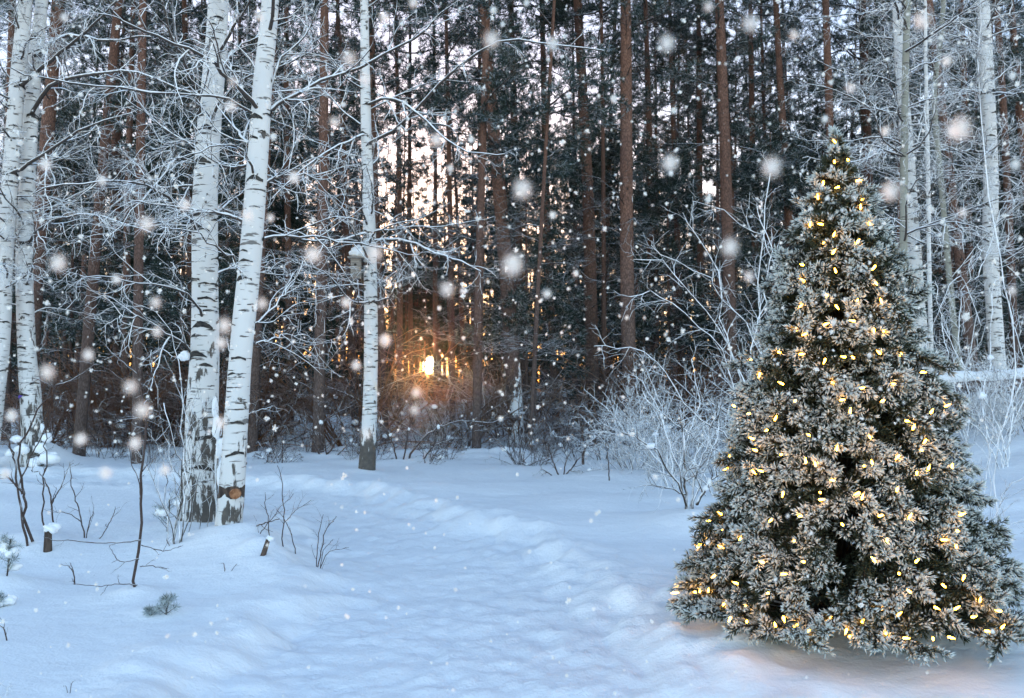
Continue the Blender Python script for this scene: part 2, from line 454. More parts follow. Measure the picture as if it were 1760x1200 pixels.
# ------------------------------------------------------------------ birches
def birch(name, label, pxline, d, limbs=(), nrand=14, rand_z=(2.5, 8), rand_len=(1.0, 2.4), mat=None, seed=1, top=12.0, nscar=70,
          group='white birches at the forest edge', density=1.0, cat='birch tree', limb_mat=None, twr=1.0, heap=.0, rmax=None):
    """pxline: list of (x, y, width_px) from foot to the top of the photo"""
    rs(seed)
    base = gp(pxline[0][0], d=d)
    pts = [np.array([base[0], d, base[2] - .25])]; rad = [pxline[0][2] / 2 / F * d]
    for x, y, w in pxline[1:]:
        q = P(x, y, d); pts.append(q); rad.append(w / 2 / F * d)
    dirn = pts[-1] - pts[-2]; dirn = dirn / dirn[2]
    if pts[-1][2] < top:
        z0 = pts[-1][2]; r0 = rad[-1]; p0 = pts[-1]
        for k in (.35, .7, 1.0):
            pts.append(p0 + (dirn * .6 + np.array([0, 0, .4])) * (top - z0) * k); rad.append(max(r0 * (1 - k * .85), .012))
    pts = np.array(pts)
    n = 110
    line = smooth_poly(pts, n); rr = np.interp(np.linspace(0, len(rad) - 1, n), np.arange(len(rad)), rad)
    line = line[np.argsort(line[:, 2])]
    loc = np.array([base[0], d, base[2]])
    root = empty(name, loc, label, cat, group)
    L = line - loc
    g = Geo(); trunk_geo(g, L, rr, 28, .035, seed, flare=.12)
    zs = []
    for k in range(nscar):
        z = RNG.uniform(.5, min(top, 7)) ; i = int(np.clip(np.searchsorted(L[:, 2], z), 1, n - 1))
        s = RNG.uniform(.5, 1.1)
        zs.append((z, RNG.uniform(0, 2 * math.pi), rr[i] * s * 1.5, rr[i] * s * RNG.uniform(.10, .36)))
    for lb in limbs:                                            # dark collar where each limb leaves the trunk
        q0 = P(lb[0][0][0], lb[0][0][1], d) - loc; q1 = P(lb[0][1][0], lb[0][1][1], d + lb[0][1][2]) - loc
        i = int(np.clip(np.searchsorted(L[:, 2], q0[2]), 1, n - 1))
        zs.append((q0[2] + .01, math.atan2(q1[1] - q0[1], q1[0] - q0[0]), rr[i] * 1.7, rr[i] * .55))
    scars(g, L, rr, zs)
    g.build('trunk', [mat or M_BIRCH, M_SCAR], root)
    # limbs
    g = Geo(); main = []; mr_ = []
    for lb in limbs:
        lp = [P(x, y, d + dd) - loc for x, y, dd in lb[0]]
        q = smooth_poly(lp, 14, .012); main.append(q); r0 = lb[1] / 2 / F * d
        mr_.append(r0 * np.linspace(1, .35, 14))
    for k in range(nrand):
        z = RNG.uniform(*rand_z); i = int(np.clip(np.searchsorted(L[:, 2], z), 1, n - 2))
        a = RNG.uniform(0, 2 * math.pi); el = RNG.uniform(.0, .7)
        D = np.array([[math.cos(a) * math.cos(el), math.sin(a) * math.cos(el), math.sin(el)]])
        q = grow(L[i][None], D, RNG.uniform(*rand_len), 14, .13, -.015)[0]
        main.append(q); mr_.append(min(rr[i] * .3, .02) * np.linspace(1, .3, 14))
    if main:
        Pm = np.array(main); R = np.array(mr_)
        g.tubes(Pm, R, 7, 0)
        c2 = int(round(8 * density))
        p2, r2 = spawn(Pm, R, c2, .12, 1, (25, 65), (.5, 1.1), 10, .16, -.01, .6, .0036 * twr, flat=.35)
        p3, r3 = spawn(p2, r2, int(round(4 * density)), .15, 1, (25, 70), (.2, .5), 7, .22, -.03, .75, .0031 * twr, flat=.3)
        p4, r4 = spawn(p3, r3, 3, .15, 1, (25, 70), (.07, .22), 5, .22, -.04, .85, .0026 * twr)
        g.tubes(p2, r2, 5, 1); g.tubes(p3, r3, 4, 1); g.tubes(p4, r4, 4, 1)
        g.build('branches', [limb_mat or M_LIMB, M_RIME], root)
    return root, L, rr

# ------------------------------------------------------------------ snow heaps at feet
def heap_at(px, py, h, r, d=None):
    d = d or 2250.0 / (py - 665.0); HEAPS.append(((px - 880) / F * d, d, h, r))
heap_at(342, 905, .10, .38); heap_at(395, 935, .14, .5); heap_at(420, 950, .10, .45); heap_at(631, 812, .06, .35)
heap_at(70, 800, .42, .55); heap_at(243, 1020, .07, .18); heap_at(455, 965, .08, .22); heap_at(285, 1052, .05, .16)
heap_at(22, 1000, .12, .28); heap_at(88, 940, .06, .25); heap_at(882, 760, .2, .9); heap_at(1092, 765, .22, 1.0)
heap_at(1190, 905, .12, .5); heap_at(970, 765, .25, .9); heap_at(60, 930, .07, .3); heap_at(1010, 870, .08, .8)
heap_at(1445, 1090, .10, 1.9, d=5.2)

# ------------------------------------------------------------------ ground
def ground():
    n, m = 620, 620
    u = np.linspace(-1, 1, n); xs = np.sinh(u * 4.6) / math.sinh(4.6) * 130
    v = np.linspace(0, 1, m)
    ys = 1.4 + (np.exp(v * 4.5) - 1) / (math.exp(4.5) - 1) * 260
    ys = np.concatenate([np.linspace(-30, 1.2, 40), ys])
    X, Y = np.meshgrid(xs, ys)
    Z = H(X, Y)
    V = np.stack([X, Y, Z], -1); mm = len(ys)
    i = np.arange(mm - 1)[:, None] * n; j = np.arange(n - 1)[None]
    f = np.stack([i + j, i + j + 1, i + n + j + 1, i + n + j], -1).reshape(-1, 4)
    g = Geo(); g.add(V.reshape(-1, 3), f)
    tag(g.build('snow_ground', M_SNOW), kind='structure')
ground()

# the low sun itself, a glowing ball beyond the forest
def sun_ball():
    m = bpy.data.materials.new('sun_glow'); m.use_nodes = True; nt = m.node_tree
    e = nt.nodes.new('ShaderNodeEmission'); e.inputs[0].default_value = (1, .80, .48, 1); e.inputs[1].default_value = 14
    nt.links.new(e.outputs[0], nt.nodes['Material Output'].inputs[0])
    g = Geo(); c = np.array([0, 0, CAMH]) + np.array(sun_dir) * 900
    k = 20; th = np.linspace(0, math.pi, k); ph = np.arange(2 * k) * math.pi / k
    T, Q = np.meshgrid(th, ph, indexing='ij'); nn = np.stack([np.sin(T) * np.cos(Q), np.sin(T) * np.sin(Q), np.cos(T)], -1)
    K = 2 * k; i = np.arange(k - 1)[:, None] * K; j = np.arange(K)[None]; j2 = (j + 1) % K
    g.add((nn * 8.6).reshape(-1, 3), np.stack([i + j, i + K + j, i + K + j2, i + j2], -1).reshape(-1, 4))
    o = g.build('sun', m, loc=c); tag(o, kind='structure'); o.visible_shadow = False   # the lamp's own rays pass
sun_ball()

# ------------------------------------------------------------------ pines
PINE_VAR = []
def tufts(g, Pt, Rdir, per, nn, ln, w, mat=0):
    """tufts of flat needles along twigs: Pt (m,k,3)"""
    m, k, _ = Pt.shape
    idx = np.repeat(np.arange(m), per); M = len(idx)
    t = (.25 + .75 * RNG.random(M)) * (k - 1); i = np.minimum(t.astype(int), k - 2); fr = (t - i)[:, None]
    C = Pt[idx, i] * (1 - fr) + Pt[idx, i + 1] * fr; T = unit(Pt[idx, i + 1] - Pt[idx, i])
    C = np.repeat(C, nn, 0); T = np.repeat(T, nn, 0); M = len(C)
    D = unit(RNG.normal(size=(M, 3)) * .75 + T * .8 + np.array([0, 0, .12]))
    s = unit(np.cross(D, RNG.normal(size=(M, 3))))
    l = ln * RNG.uniform(.6, 1.15, M)[:, None]; ww = w * RNG.uniform(.7, 1.2, M)[:, None]
    V = np.stack([C - s * ww * .35, C + D * l * .55 + s * ww * .5, C + D * l, C + D * l * .5 - s * ww * .5], 1).reshape(-1, 3)
    f = np.arange(M)[:, None] * 4 + np.arange(4)[None]
    g.add(V, f, mat, smooth=False)

def pine_variant(seed, h, z0, z1, reach, nb, kind='tall'):
    rs(seed)
    g = Geo()
    n = 60; z = np.linspace(-.3, h, n)
    wob = .05 if kind == 'tall' else .03
    L = np.stack([wob * np.sin(z * .35 + seed), wob * np.sin(z * .27 + seed * 2), z], -1)
    r = .15 * (1 - (np.clip(z, 0, h) / h) ** 1.3 * .82)
    trunk_geo(g, L, r, 16, .04, seed, flare=.25)
    if kind == 'tall':                                          # stubs of snapped branches
        zz = RNG.uniform(1.5, z1 if z1 > 8 else 8, 26); a = RNG.uniform(0, 6.28, 26)
        P0 = np.stack([np.interp(zz, z, L[:, 0]), np.interp(zz, z, L[:, 1]), zz], -1)
        q = grow(P0, np.stack([np.cos(a), np.sin(a), .25 + 0 * a], -1), RNG.uniform(.2, .5, 26), 4, .1)
        g.tubes(q, np.full((26, 4), .014) * np.array([1.3, 1, .8, .6]), 5, 1)
    tr = g
    # branches
    t = np.sort(RNG.random(nb)); zb = z0 + (z1 - z0) * t
    # a few dead low limbs
    low = 12 if kind == 'tall' else 4
    zb = np.concatenate([zb, RNG.uniform(max(.8, z0 * .35), z0, low)]); nbb = len(zb)
    a = np.arange(nbb) * 2.4 + RNG.random(nbb)
    prof = np.sin(np.clip((zb - z0) / (h - z0), 0.02, 1) * math.pi * .8 + .5) if kind == 'tall' else np.clip(1.05 - (zb - z0) / (h - z0), .08, 1)
    Lb = reach * np.clip(prof, .25, 1) * RNG.uniform(.65, 1.1, nbb)
    el = RNG.uniform(-.15, .45, nbb)
    P0 = np.stack([np.interp(zb, z, L[:, 0]), np.interp(zb, z, L[:, 1]), zb], -1)
    D = np.stack([np.cos(a) * np.cos(el), np.sin(a) * np.cos(el), np.sin(el)], -1)
    b1 = grow(P0, D, Lb, 12, .13, .01 if kind == 'tall' else -.01)
    R1 = np.linspace(1, .3, 12)[None] * (np.clip(Lb, .4, 3) * .012)[:, None]
    gb = Geo(); gb.tubes(b1, R1, 5)
    b2, R2 = spawn(b1, R1, 8, .2, 1, (30, 60), (.5, 1.2), 7, .16, .03, .5, .006, flat=.5)
    gb.tubes(b2, R2, 4)
    live = np.repeat(np.arange(nbb) < nb, 8)
    b3, R3 = spawn(b2, R2, 3, .3, 1, (25, 60), (.25, .5), 4, .15, .05, .6, .004)
    gb.tubes(b3, R3, 3)
    gn = Geo()
    lv3 = np.repeat(live, 3)
    tufts(gn, b2[live], None, 3, 11, .17, .019)
    tufts(gn, b3[lv3], None, 2, 11, .17, .019)
    root = empty('pine_tree', (0, -60 - 8 * len(PINE_VAR), 0), 'x', 'pine tree')
    t_ = tr.build('trunk', [M_PINE, M_DEAD], root)
    b_ = gb.build('branches', M_DEAD, root)
    n_ = gn.build('foliage', M_NEEDF if seed % 3 != 1 else M_NEED, root)
    KIDS[root.name] = [t_, b_, n_]
    PINE_VAR.append((root, h)); return root

TALL = [pine_variant(101, 23, 9.0, 22.6, 2.7, 28), pine_variant(102, 21, 7.0, 20.6, 2.5, 28), pine_variant(103, 24, 11, 23.5, 2.6, 28),
        pine_variant(104, 19, 5.5, 18.6, 2.2, 28), pine_variant(105, 22, 8.0, 21.6, 2.9, 28)]
YOUNG = [pine_variant(111, 8, 1.6, 7.8, 1.8, 34, 'young'), pine_variant(112, 6.5, 1.0, 6.3, 1.5, 32, 'young')]

def place_pine(var, base, top, r, label, group, snowy=False, yaw=None, hs=1.0):
    """base/top: points on the trunk axis"""
    o = copy_tree(var, label, group)
    o.location = base
    d = Vector(top) - Vector(base); d.normalize()
    q = Vector((0, 0, 1)).rotation_difference(d)
    o.rotation_mode = 'QUATERNION'
    o.rotation_quaternion = q @ Quaternion((0, 0, 1), yaw if yaw is not None else RNG.uniform(0, 6.28))
    o.scale = (1, 1, hs)
    for ch in o.children:
        if ch.name.startswith('trunk'):
            ch.scale = (r / .15, r / .15, 1)
            if snowy:
                ch.material_slots[0].link = 'OBJECT'; ch.material_slots[0].material = M_PINE_S
    return o

# measured pines: (foot x, distance, width px at mid, two points on the axis (x,y),(x,y), label, snowy, variant)
PINES = [
 (50, 19.5, 27, (94, 40), (58, 500), 'thick red-brown pine leaning right just behind the left birch pair', 0, 0),
 (240, 17.2, 17, (244, 20), (249, 430), 'straight slim reddish pine standing alone between the left birch pair and the middle birches', 0, 2),
 (139, 18.5, 20, (191, 160), (161, 437), 'reddish pine leaning to the right, left of the straight slim one', 0, 1),
 (437, 19.5, 19, (470, 60), (450, 450), 'brown pine trunk just right of the smooth leaning birch', 0, 3),
 (549, 19.0, 20, (553, 225), (561, 456), 'grey-brown pine halfway between the leaning birch and the birch with the nest box', 0, 4),
 (660, 24.0, 15, (643, 150), (651, 450), 'brown pine hugging the right side of the nest box birch', 0, 1),
 (820, 19.4, 16, (833, 150), (826, 437), 'slim pine rising beside the thick pine right of the setting sun', 0, 3),
 (884, 22.0, 27, (838, 56), (867, 456), 'thick pine bending left as it rises, snow plastered up its right side', 1, 0),
 (905, 26.5, 16, (882, 112), (891, 412), 'medium pine partly behind the thick snow plastered pine', 0, 4),
 (1021, 25.0, 23, (996, 19), (1013, 450), 'broad dull pine trunk left of the pink-brown snow-footed pine', 0, 2),
 (1090, 21.5, 26, (1071, 10), (1088, 437), 'pale pink-brown pine with snow piled against its foot, right of centre', 1, 0),
 (1121, 28.0, 14, (1113, 190), (1116, 430), 'slim pine just right of the pink-brown snow-footed pine', 0, 1),
 (1258, 20.5, 23, (1237, 75), (1244, 437), 'warm brown pine behind the frosted thicket left of the christmas tree', 0, 4),
 (1370, 25.0, 18, (1340, 75), (1355, 337), 'brown pine rising just left of the christmas tree top', 0, 3),
 (1432, 23.0, 17, (1419, 10), (1422, 190), 'reddish pine directly behind the tip of the christmas tree', 0, 2),
 (1690, 21.0, 19, (1608, 100), (1651, 375), 'reddish pine leaning left between the two right-hand birches', 0, 1),
 (1752, 22.0, 15, (1713, 60), (1733, 400), 'slim reddish pine just right of the rightmost birch', 0, 4),
 (1790, 24.0, 16, (1748, 100), (1765, 400), 'dark pine at the right edge of the picture', 0, 0),
 (1169, 29.0, 12, (1158, 200), (1164, 400), 'thin pine between the snow-footed pine and the warm brown pine', 0, 3),
 (955, 27.0, 14, (932, 75), (942, 400), 'slender pine rising midway between the two thick snow-patched pines', 0, 2),
 (778, 28.0, 11, (769, 150), (773, 450), 'thin reddish pine right above and beside the setting sun', 0, 1),
 (690, 30.0, 11, (681, 100), (686, 400), 'thin dark pine left of the setting sun', 0, 4),
 (612, 29.0, 12, (588, 200), (600, 400), 'thin pine just left of the nest box leaning left', 0, 0),
 (708, 32.0, 9, (704, 150), (706, 450), 'very thin pine a little left of the sun, second from the nest box birch', 0, 2),
 (912, 19.2, 8, (935, 330), (922, 500), 'spindly young pine pole with bare foot right of the thick snow plastered pine', 0, 3),
 (1041, 24.0, 9, (1036, 300), (1040, 450), 'spindly pale pole left of the pink-brown snow-footed pine', 0, 1),
 (752, 34.0, 9, (746, 200), (750, 400), 'thin pine trunk standing over the setting sun', 0, 0),
 (1210, 30.0, 13, (1200, 120), (1205, 400), 'dim brown pine left of the warm brown pine, deeper in the wood', 0, 2),
 (330, 24.0, 15, (322, 200), (326, 450), 'dark pine seen between the slim reddish pine and the rough birch', 0, 3),
 (205, 26.0, 13, (199, 60), (203, 400), 'thin pine just left of the straight slim reddish pine', 0, 1),
 (498, 26.0, 13, (494, 200), (497, 450), 'dark pine right of the leaning birch, deeper in the wood', 0, 4),
 (10, 23.0, 15, (22, 60), (14, 400), 'dark pine at the left edge behind the birches', 0, 2),
 (1300, 27.0, 13, (1292, 100), (1296, 400), 'dark pine between the warm brown pine and the one by the tree top', 0, 0),
 (1500, 26.0, 14, (1486, 60), (1490, 300), 'dark pine between the christmas tree tip and the grey aspen', 0, 1),
]
rs(7)
used = {}
for (fx, d, w, a, b, lab, sn, vi) in PINES:
    base = gp(fx, d=d); A = P(a[0], a[1], d); B = P(b[0], b[1], d)
    top = base + (A - base)
    place_pine(TALL[vi], base, top, w / 2 / F * d, lab, 'pines at the forest front', bool(sn))

# deeper pines, one by one
rs(21)
placed = [((p[0] - 880) / F * p[1], p[1]) for p in PINES]
deep_labels = 'slender brown pine deep in the shaded forest'
cnt = 0
for tries in range(6000):
    if cnt >= 105: break
    d = RNG.uniform(23, 60); x = RNG.uniform(-.72, .72) * d
    px = 880 + x / d * F
    if abs(px - 740) < 11 + 110 / d: continue
    if lane(x, d) < 2.2 and RNG.random() < .3: continue                  # the gap the sun shines through
    if d < 26 and 560 < px < 1100: continue
    if any((x - q[0]) ** 2 + (y_ - q[1]) ** 2 < 1.6 ** 2 for q in placed for y_ in [d]): continue
    placed.append((x, d)); cnt += 1
    base = np.array([x, d, Hs(x, d)]); lean = RNG.normal(size=2) * .03
    place_pine(TALL[int(RNG.integers(0, 5))], base, base + np.array([lean[0], lean[1], 1]), RNG.uniform(.07, .14), deep_labels,
               'pines standing deep in the forest', hs=RNG.uniform(.85, 1.08))
YP = [(905, 22.8, 0, 1.0, 'small bushy pine with drooping frosted sprays beside the thick snow plastered pine'),
      (330, 21, 0, 1.15, 'dark bushy young pine seen behind the rough birch'), (240, 28, 1, 1.3, 'dark young pine far behind the straight slim pine'),
      (1150, 26, 0, 1.1, 'young green pine behind the pink-brown snow-footed pine'), (1330, 24, 0, 1.1, 'young frosted pine left of the christmas tree top'),
      (1010, 29, 0, 1.3, 'young green pine deep in the wood right of centre'), (1420, 28, 0, 1.3, 'young pine hidden behind the christmas tree'),
      (1640, 24, 0, 1.2, 'young frosted pine between the two right-hand birches'), (470, 27, 1, 1.3, 'young dark pine right of the leaning birch'),
      (120, 25, 0, 1.2, 'young dark pine behind the left birches'), (1740, 27, 1, 1.4, 'young pine at the right edge of the wood')]
for fx, d, vi, s, lab in YP:
    base = gp(fx, d=d)
    o = copy_tree(YOUNG[vi], lab, 'young pines under the tall ones'); o['category'] = 'young pine'; o.name = 'young_pine'
    o.location = base; o.rotation_euler = (0, 0, RNG.uniform(0, 6)); o.scale = (s,) * 3
    for ch in o.children:
        if ch.name.startswith('trunk'): ch.scale = (.35, .35, 1)
for root, _ in PINE_VAR:                                        # templates are not part of the place
    for ch in KIDS[root.name]: bpy.data.objects.remove(ch)
    bpy.data.objects.remove(root)

# far wood that reads as one mass
def far_thicket(g):
    # young trees and brush closing the view low between the far trunks
    n = 1500; d = RNG.uniform(44, 110, n); x = RNG.uniform(-.8, .8, n) * d; px = 880 + x / d * F
    hh = RNG.uniform(2.2, 7.5, n) * np.clip(d / 60, .7, 1.6)
    keep = ~((np.abs(px - 740) < 8 + 60 / (d ** .5)) & (hh > 1.0 + .014 * d)) & ~((lane(x, d) < 2.6) & (hh > 1.8) & (RNG.random(n) < .9)); d = d[keep]; x = x[keep]; hh = hh[keep]
    d3 = RNG.uniform(80, 112, 90); d = np.concatenate([d, d3]); x = np.concatenate([x, (740 + RNG.uniform(-42, 42, 90) - 880) / F * d3]); hh = np.concatenate([hh, (1.25 + .0145 * d3) * RNG.uniform(.6, 1, 90)]); n = len(d)
    z = H(x, d); P0 = np.stack([x, d, z - .1], -1)
    s1 = grow(P0, RNG.normal(size=(n, 3)) * [.15, .15, 0] + [0, 0, 1], hh, 6, .08)
    R = np.repeat((hh * .006)[:, None], 6, 1) * np.linspace(1, .4, 6)
    g.tubes(s1, R, 3, 0)
    b, rb = spawn(s1, R, 12, .02, 1, (40, 85), (.8, 2.4), 4, .2, .03, .6, .012, lenfall=.5)
    g.tubes(b, rb, 3, 0)
    c, rc = spawn(b, rb, 2, .2, 1, (30, 70), (.4, 1.1), 3, .2, .02, .7, .010); g.tubes(c, rc, 3, 0)
    tufts(g, b, None, 3, 5, .40, .09, 1)
def far_wood():
    rs(31); g = Geo(); gt = Geo()
    n = 1000; d = RNG.uniform(55, 130, n); x = RNG.uniform(-.8, .8, n) * d; px = 880 + x / d * F
    keep = ~((np.abs(px - 740) < 10)) & ~((lane(x, d) < 2.4) & (RNG.random(n) < .8))
    d = d[keep]; x = x[keep]
    d2 = RNG.uniform(85, 128, 34); o2 = RNG.uniform(10, 46, 34) * RNG.choice([-1, 1], 34)
    d = np.concatenate([d, d2]); x = np.concatenate([x, (740 + o2 - 880) / F * d2]); n = len(d)
    z = H(x, d); h = RNG.uniform(17, 25, n)
    t = np.linspace(0, 1, 6)
    ln = RNG.normal(size=(n, 2)) * .5
    Pt = np.stack([x[:, None] + ln[:, :1] * t, d[:, None] + ln[:, 1:] * t, z[:, None] - .2 + h[:, None] * t], -1)
    R = RNG.uniform(.08, .17, n)[:, None] * (1 - .8 * t)[None]
    g.tubes(Pt, R, 6, 0)
    b, rb = spawn(Pt[-34:], R[-34:], 40, .27, .75, (60, 95), (1.2, 2.4), 5, .14, .0, .25, .02, lenfall=.2)
    g.tubes(b, rb, 3, 0); tufts(g, b, None, 9, 7, .42, .10, 1)
    b, rb = spawn(Pt, R, 18, .25, 1, (60, 95), (1.4, 2.6), 5, .14, .02, .25, .02, lenfall=.45)
    g.tubes(b, rb, 3, 0)
    tufts(g, b, None, 7, 7, .42, .10, 1)
    far_thicket(g)
    o = g.build('distant_pine_wood', [M_PINE, M_NEED]); tag(o, 'distant pines merging into one dark mass behind the nearer trunks', 'distant forest', kind='stuff')
far_wood()

# ------------------------------------------------------------------ undergrowth between the trunks
def shrub_geo(seed, nst, h, spread, tw=1.0, mat=M_UNDER, side=5, third=3, clumps=4, rmin=.004, basew=.25, arch=-.02, lean=(0, 0)):
    rs(seed)
    a = RNG.uniform(0, 6.28, nst); el = RNG.uniform(.5, 1.45, nst)
    P0 = np.stack([np.cos(a) * basew * RNG.random(nst), np.sin(a) * basew * RNG.random(nst), np.full(nst, -.1)], -1)
    D = np.stack([np.cos(a) * np.cos(el) * spread + lean[0], np.sin(a) * np.cos(el) * spread + lean[1], np.sin(el)], -1)
    L = h * RNG.uniform(.55, 1.1, nst)
    s1 = grow(P0, D, L, 12, .11, arch)
    R1 = (h * .0075 * tw * RNG.uniform(.6, 1.1, nst))[:, None] * np.linspace(1, .4, 12)[None]
    R1 = np.maximum(R1, rmin)
    g = Geo(); g.tubes(s1, R1, 5)
    s2, R2 = spawn(s1, R1, side, .25, 1, (25, 65), (h * .18, h * .42), 7, .18, .0, .6, rmin, lenfall=.4)
    g.tubes(s2, R2, 4)
    if third:
        s3, R3 = spawn(s2, R2, third, .2, 1, (25, 70), (h * .06, h * .16), 5, .2, 0, .8, rmin * .8)
        g.tubes(s3, R3, 4)
    gc = None
    if clumps:
        gc = Geo()
        for k in range(clumps):
            i = RNG.integers(0, len(s2)); c = s2[i, 3] if k % 2 else s1[RNG.integers(0, nst), RNG.integers(3, 9)]
            r = RNG.uniform(.03, .075) * max(.6, h ** .4)
            blob(gc, c + np.array([0, 0, r * .3]), (r * 1.2, r * .9, r * RNG.uniform(.6, 1.2)), seed=seed + k, k=8)
    return g, gc
def shrub(name, loc, label, cat, seed, nst, h, spread, mat=M_UNDER, group=None, mat_=None, **kw):
    mat = mat_ or mat
    g, gc = shrub_geo(seed, nst, h, spread, **kw)
    root = empty(name, loc, label, cat, group)
    g.build('stems', mat, root)
    if gc: gc.build('snow_clumps', M_CLUMP, root)
    return root

VARS = []
for k in range(5):
    VARS.append(shrub('undergrowth_bush', (0, -60, 0), 'x', 'bush', 300 + k, [16, 12, 20, 14, 10][k], [2.4, 1.9, 3.1, 1.5, 3.4][k], [1.3, 1.5, 1.1, 1.5, .9][k], side=7, third=4, clumps=1, rmin=.006, mat_=(M_UNDER if k < 3 else M_RIMED_UNDER)))
for k in range(3):
    VARS.append(shrub('undergrowth_bush', (0, -60, 0), 'x', 'bush', 320 + k, [9, 7, 8][k], [.8, .65, 1.1][k], 1.2, M_BARE, side=4, third=2, clumps=1, rmin=.005, basew=.06))
rs(41)
for k in range(150):
    d = RNG.uniform(20.5, 46) if k > 45 else RNG.uniform(19.5, 25); px = RNG.uniform(60, 1700)
    if 705 < px < 775 and RNG.random() < .5: continue
    x = (px - 880) / F * d
    o = copy_tree(VARS[int(RNG.integers(0, 5))], 'leafless bush with dark tangled twigs under the pines', 'leafless bushes under the pines')
    o.location = (x, d, Hs(x, d)); o.rotation_euler = (0, 0, RNG.uniform(0, 6.28)); s = RNG.uniform(.7, 1.15); o.scale = (s * 1.25, s * 1.25, s)
for k in range(85):
    px = RNG.uniform(440, 1200) if k < 68 else RNG.uniform(130, 300)
    d = RNG.uniform(16.5, 22.5); x = (px - 880) / F * d
    o = copy_tree(VARS[5 + int(RNG.integers(0, 3))], 'low sprig of bare twigs poking out of the snow at the forest edge', 'bare sprigs at the forest edge')
    o.name = 'bare_sprig'; o['category'] = 'sprig'
    o.location = (x, d, Hs(x, d)); o.rotation_euler = (0, 0, RNG.uniform(0, 6.28)); s = RNG.uniform(.7, 1.3); o.scale = (s, s, s)
rs(43)
RV = [shrub('frosted_bush', (0, -60, 0), 'x', 'bush', 340 + k, [14, 12, 16][k], [1.5, 2.3, 3.2][k], [1.3, 1.2, 1.0][k], M_RIME, side=9, third=4, clumps=2, rmin=.0045) for k in range(3)]
for k in range(36):
    px = RNG.uniform(1060, 1330) if k < 15 else RNG.uniform(1570, 1790)
    d = RNG.uniform(14.5, 22) if k % 3 else RNG.uniform(12.5, 15); x = (px - 880) / F * d
    o = copy_tree(RV[0 if d < 15.5 else int(RNG.integers(0, 3))], 'rime-white bush among the others round the christmas tree side of the wood', 'rime-white bushes along the right part of the forest edge')
    o.location = (x, d, Hs(x, d)); o.rotation_euler = (0, 0, RNG.uniform(0, 6.28)); s_ = RNG.uniform(.5, .95); o.scale = (s_,) * 3
VARS += RV
for v in VARS:
    for ch in list(v.children): bpy.data.objects.remove(ch)
    bpy.data.objects.remove(v)

# ------------------------------------------------------------------ the birches
birch('birch_tree', 'leftmost white birch, cut by the left edge of the picture', [(-22, 790, 34), (0, 600, 29), (8, 450, 27), (18, 300, 26), (28, 170, 25), (38, 60, 24), (44, 0, 22)], 15.6,
      limbs=[([(30, 150, 0), (80, 110, -.6), (140, 60, -1.2), (200, 0, -1.5)], 8), ([(20, 300, 0), (70, 270, -.8), (150, 220, -1.5), (240, 190, -2)], 7)], nrand=22, rand_z=(3, 9), seed=201, mat=M_BIRCH)
birch('birch_tree', 'second birch from the left, black-scarred, with a violet ribbon round it', [(62, 800, 36), (54, 700, 34), (46, 600, 29), (42, 450, 27), (48, 300, 26), (56, 150, 24), (66, 60, 22), (72, 0, 20)], 16.0,
      limbs=[([(62, 100, 0), (110, 60, -.8), (180, 70, -1.6), (260, 60, -2.2)], 8), ([(52, 200, 0), (90, 145, -.8), (150, 130, -1.6), (230, 125, -2.4), (330, 160, -3)], 8),
             ([(44, 420, 0), (90, 380, -1), (170, 370, -2), (260, 400, -2.6)], 6)], nrand=22, rand_z=(2.5, 9), seed=202, mat=M_BIRCH_R)
b3 = birch('birch_tree', 'rough barked birch with cracked dark lower trunk, left one of the middle pair', [(342, 905, 66), (345, 800, 60), (348, 700, 54), (352, 600, 49), (353, 500, 44), (352, 350, 42), (358, 240, 40), (368, 120, 37), (376, 0, 34)], 9.4,
      limbs=[([(345, 225, 0), (335, 150, -.3), (300, 70, -.8), (278, 0, -1)], 8), ([(350, 395, 0), (300, 350, -.6), (240, 318, -1.2), (150, 315, -1.8), (60, 330, -2)], 6),
             ([(345, 280, 0), (300, 275, -.5), (250, 340, -1), (180, 420, -1.3)], 5), ([(340, 610, 0), (290, 575, -.4), (240, 545, -.8), (200, 548, -1)], 6),
             ([(352, 560, 0), (330, 510, -.4), (270, 490, -.8), (200, 480, -1.2), (130, 470, -1.6)], 5),
             ([(365, 150, 0), (400, 90, .3), (450, 60, .5), (540, 20, .8)], 6)],
      nrand=10, rand_z=(2.2, 6.5), rand_len=(.8, 1.8), seed=203, mat=M_BIRCH_R, nscar=90, twr=.8)
